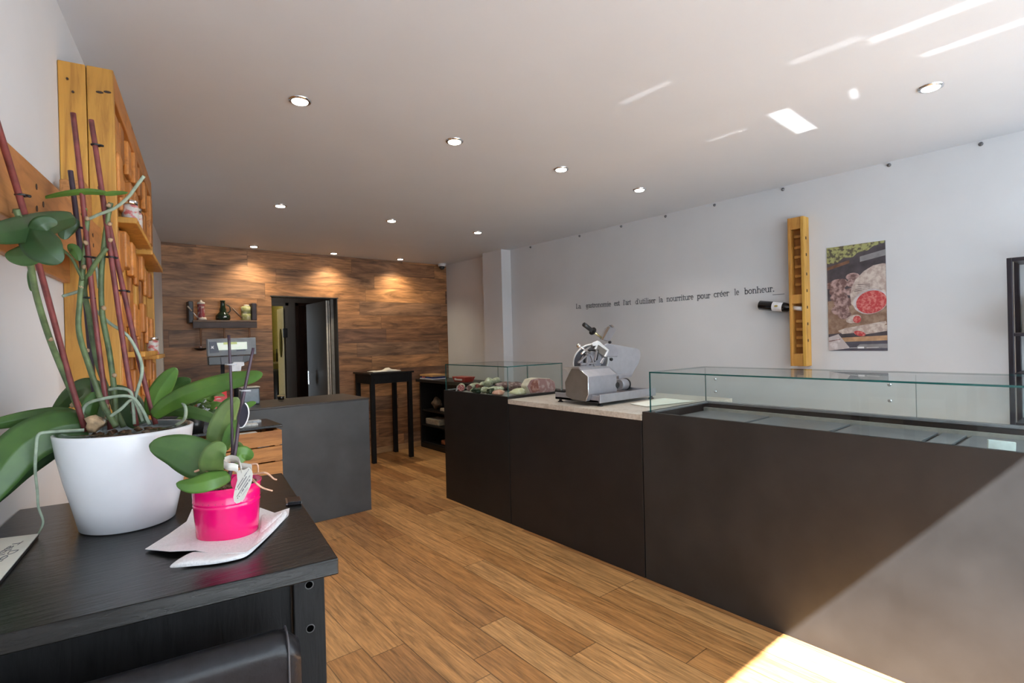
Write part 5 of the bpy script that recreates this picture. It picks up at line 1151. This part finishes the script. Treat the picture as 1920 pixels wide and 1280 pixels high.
for x, y, rx, ry in ((.07, .37, .10, .035), (.2, .36, .16, .05), (.18, .43, .15, .05), (.25, .34, .10, .03), (.45, .30, .12, .035), (.44, .36, .10, .04), (.40, .44, .09, .035), (.2, .49, .16, .04), (.28, .54, .17, .05), (.22, .61, .16, .05), (.3, .66, .12, .04)): ell(9, x, y, rx, ry, 2)
patch(4, [(.42, .56), (.40, .48), (.43, .40), (.50, .33), (.64, .26), (.80, .215), (.95, .205), (1, .21), (1, .55), (.8, .60), (.5, .60)], 3)
ell(8, .74, .545, .29, .115, 4, -.05); ell(5, .755, .55, .255, .105, 5, -.05)
ell(4, .45, .70, .13, .038, 3, -.1); ell(5, .51, .705, .07, .034, 4)
patch(4, [(.17, .81), (.3, .785), (.98, .73), (1, .75), (.9, .79), (.5, .83), (.25, .84)], 4); patch(4, [(.45, .82), (.6, .80), (1, .765), (1, .82), (.62, .85), (.5, .85)], 5); ell(5, .55, .838, .10, .024, 6, .12)
patch(6, [(.22, .875), (1, .86), (1, .905), (.28, .915)], 4); patch(7, [(0, .93), (.28, .915), (1, .905), (1, 1), (0, 1)], 3); patch(2, [(.5, .96), (.55, .94), (1, .935), (1, .975), (.5, .98)], 4)
patch(8, [(0, .87), (.18, .84), (.38, .975), (.0, 1.0)], 5); patch(9, [(0, .905), (.21, .885), (.215, .893), (0, .915)], 6)
patch(10, [(.38, .972), (.50, .970), (.50, .974), (.38, .976)], 6); patch(10, [(.51, .962), (.62, .962), (.62, .978), (.51, .978)], 6); patch(10, [(.66, .970), (.86, .967), (.86, .970), (.66, .974)], 6)
for k in range(4): patch(0, [(.47+.02*k, .44-.02*k), (.74, .42-.012*k), (.74, .423-.012*k), (.475+.02*k, .444-.02*k)], 4)
m.build('printed_sheet', cols, po)

# ------------------------------------------------------------------ black metal shelving at far right
bs = thing('metal_shelving', Vector((3.98, .0, 0)), 'black metal shelving against the right wall at the picture edge', 'shelving')
BM = mat('black_shelf_metal', (.022, .018, .024), .35, .5)
for x in (3.85, 4.088):
    for y in (-.50, .465): MB().box(x, x+.022, y, y+.022, 0, 1.82).build('post', BM, bs, bevel=.002)
for z in (.12, .60, .92, 1.185, 1.40): 
    MB().box(3.852, 4.108, -.478, .465, z, z+.018).build('shelf_board', BM, bs, bevel=.002)
MB().box(3.852, 4.108, -.478, .465, 1.80, 1.82).build('top_frame', BM, bs, bevel=.002)
rnd = random.Random(4)
for k in range(7):
    y1 = .40-k*.115; th = thing('boxed_product', (3.96, y1-.05, 1.4185), 'cream and green box on the black shelving, %s' % ['nearest the poster', 'second from the poster', 'third from the poster', 'fourth from the poster', 'fifth from the poster', 'sixth from the poster', 'farthest from the poster'][k], 'box', 'boxes on the black shelving')
    MB().box(3.90, 4.04, y1-.10, y1, 1.4185, 1.64).build('carton', mat('cream_green_carton', (.52, .60, .45), .6, var=.1), th, bevel=.002)
    MB().box(3.899, 3.90, y1-.09, y1-.01, 1.55, 1.58).build('printed_band', mat('green_band', (.25, .33, .2), .6), th)
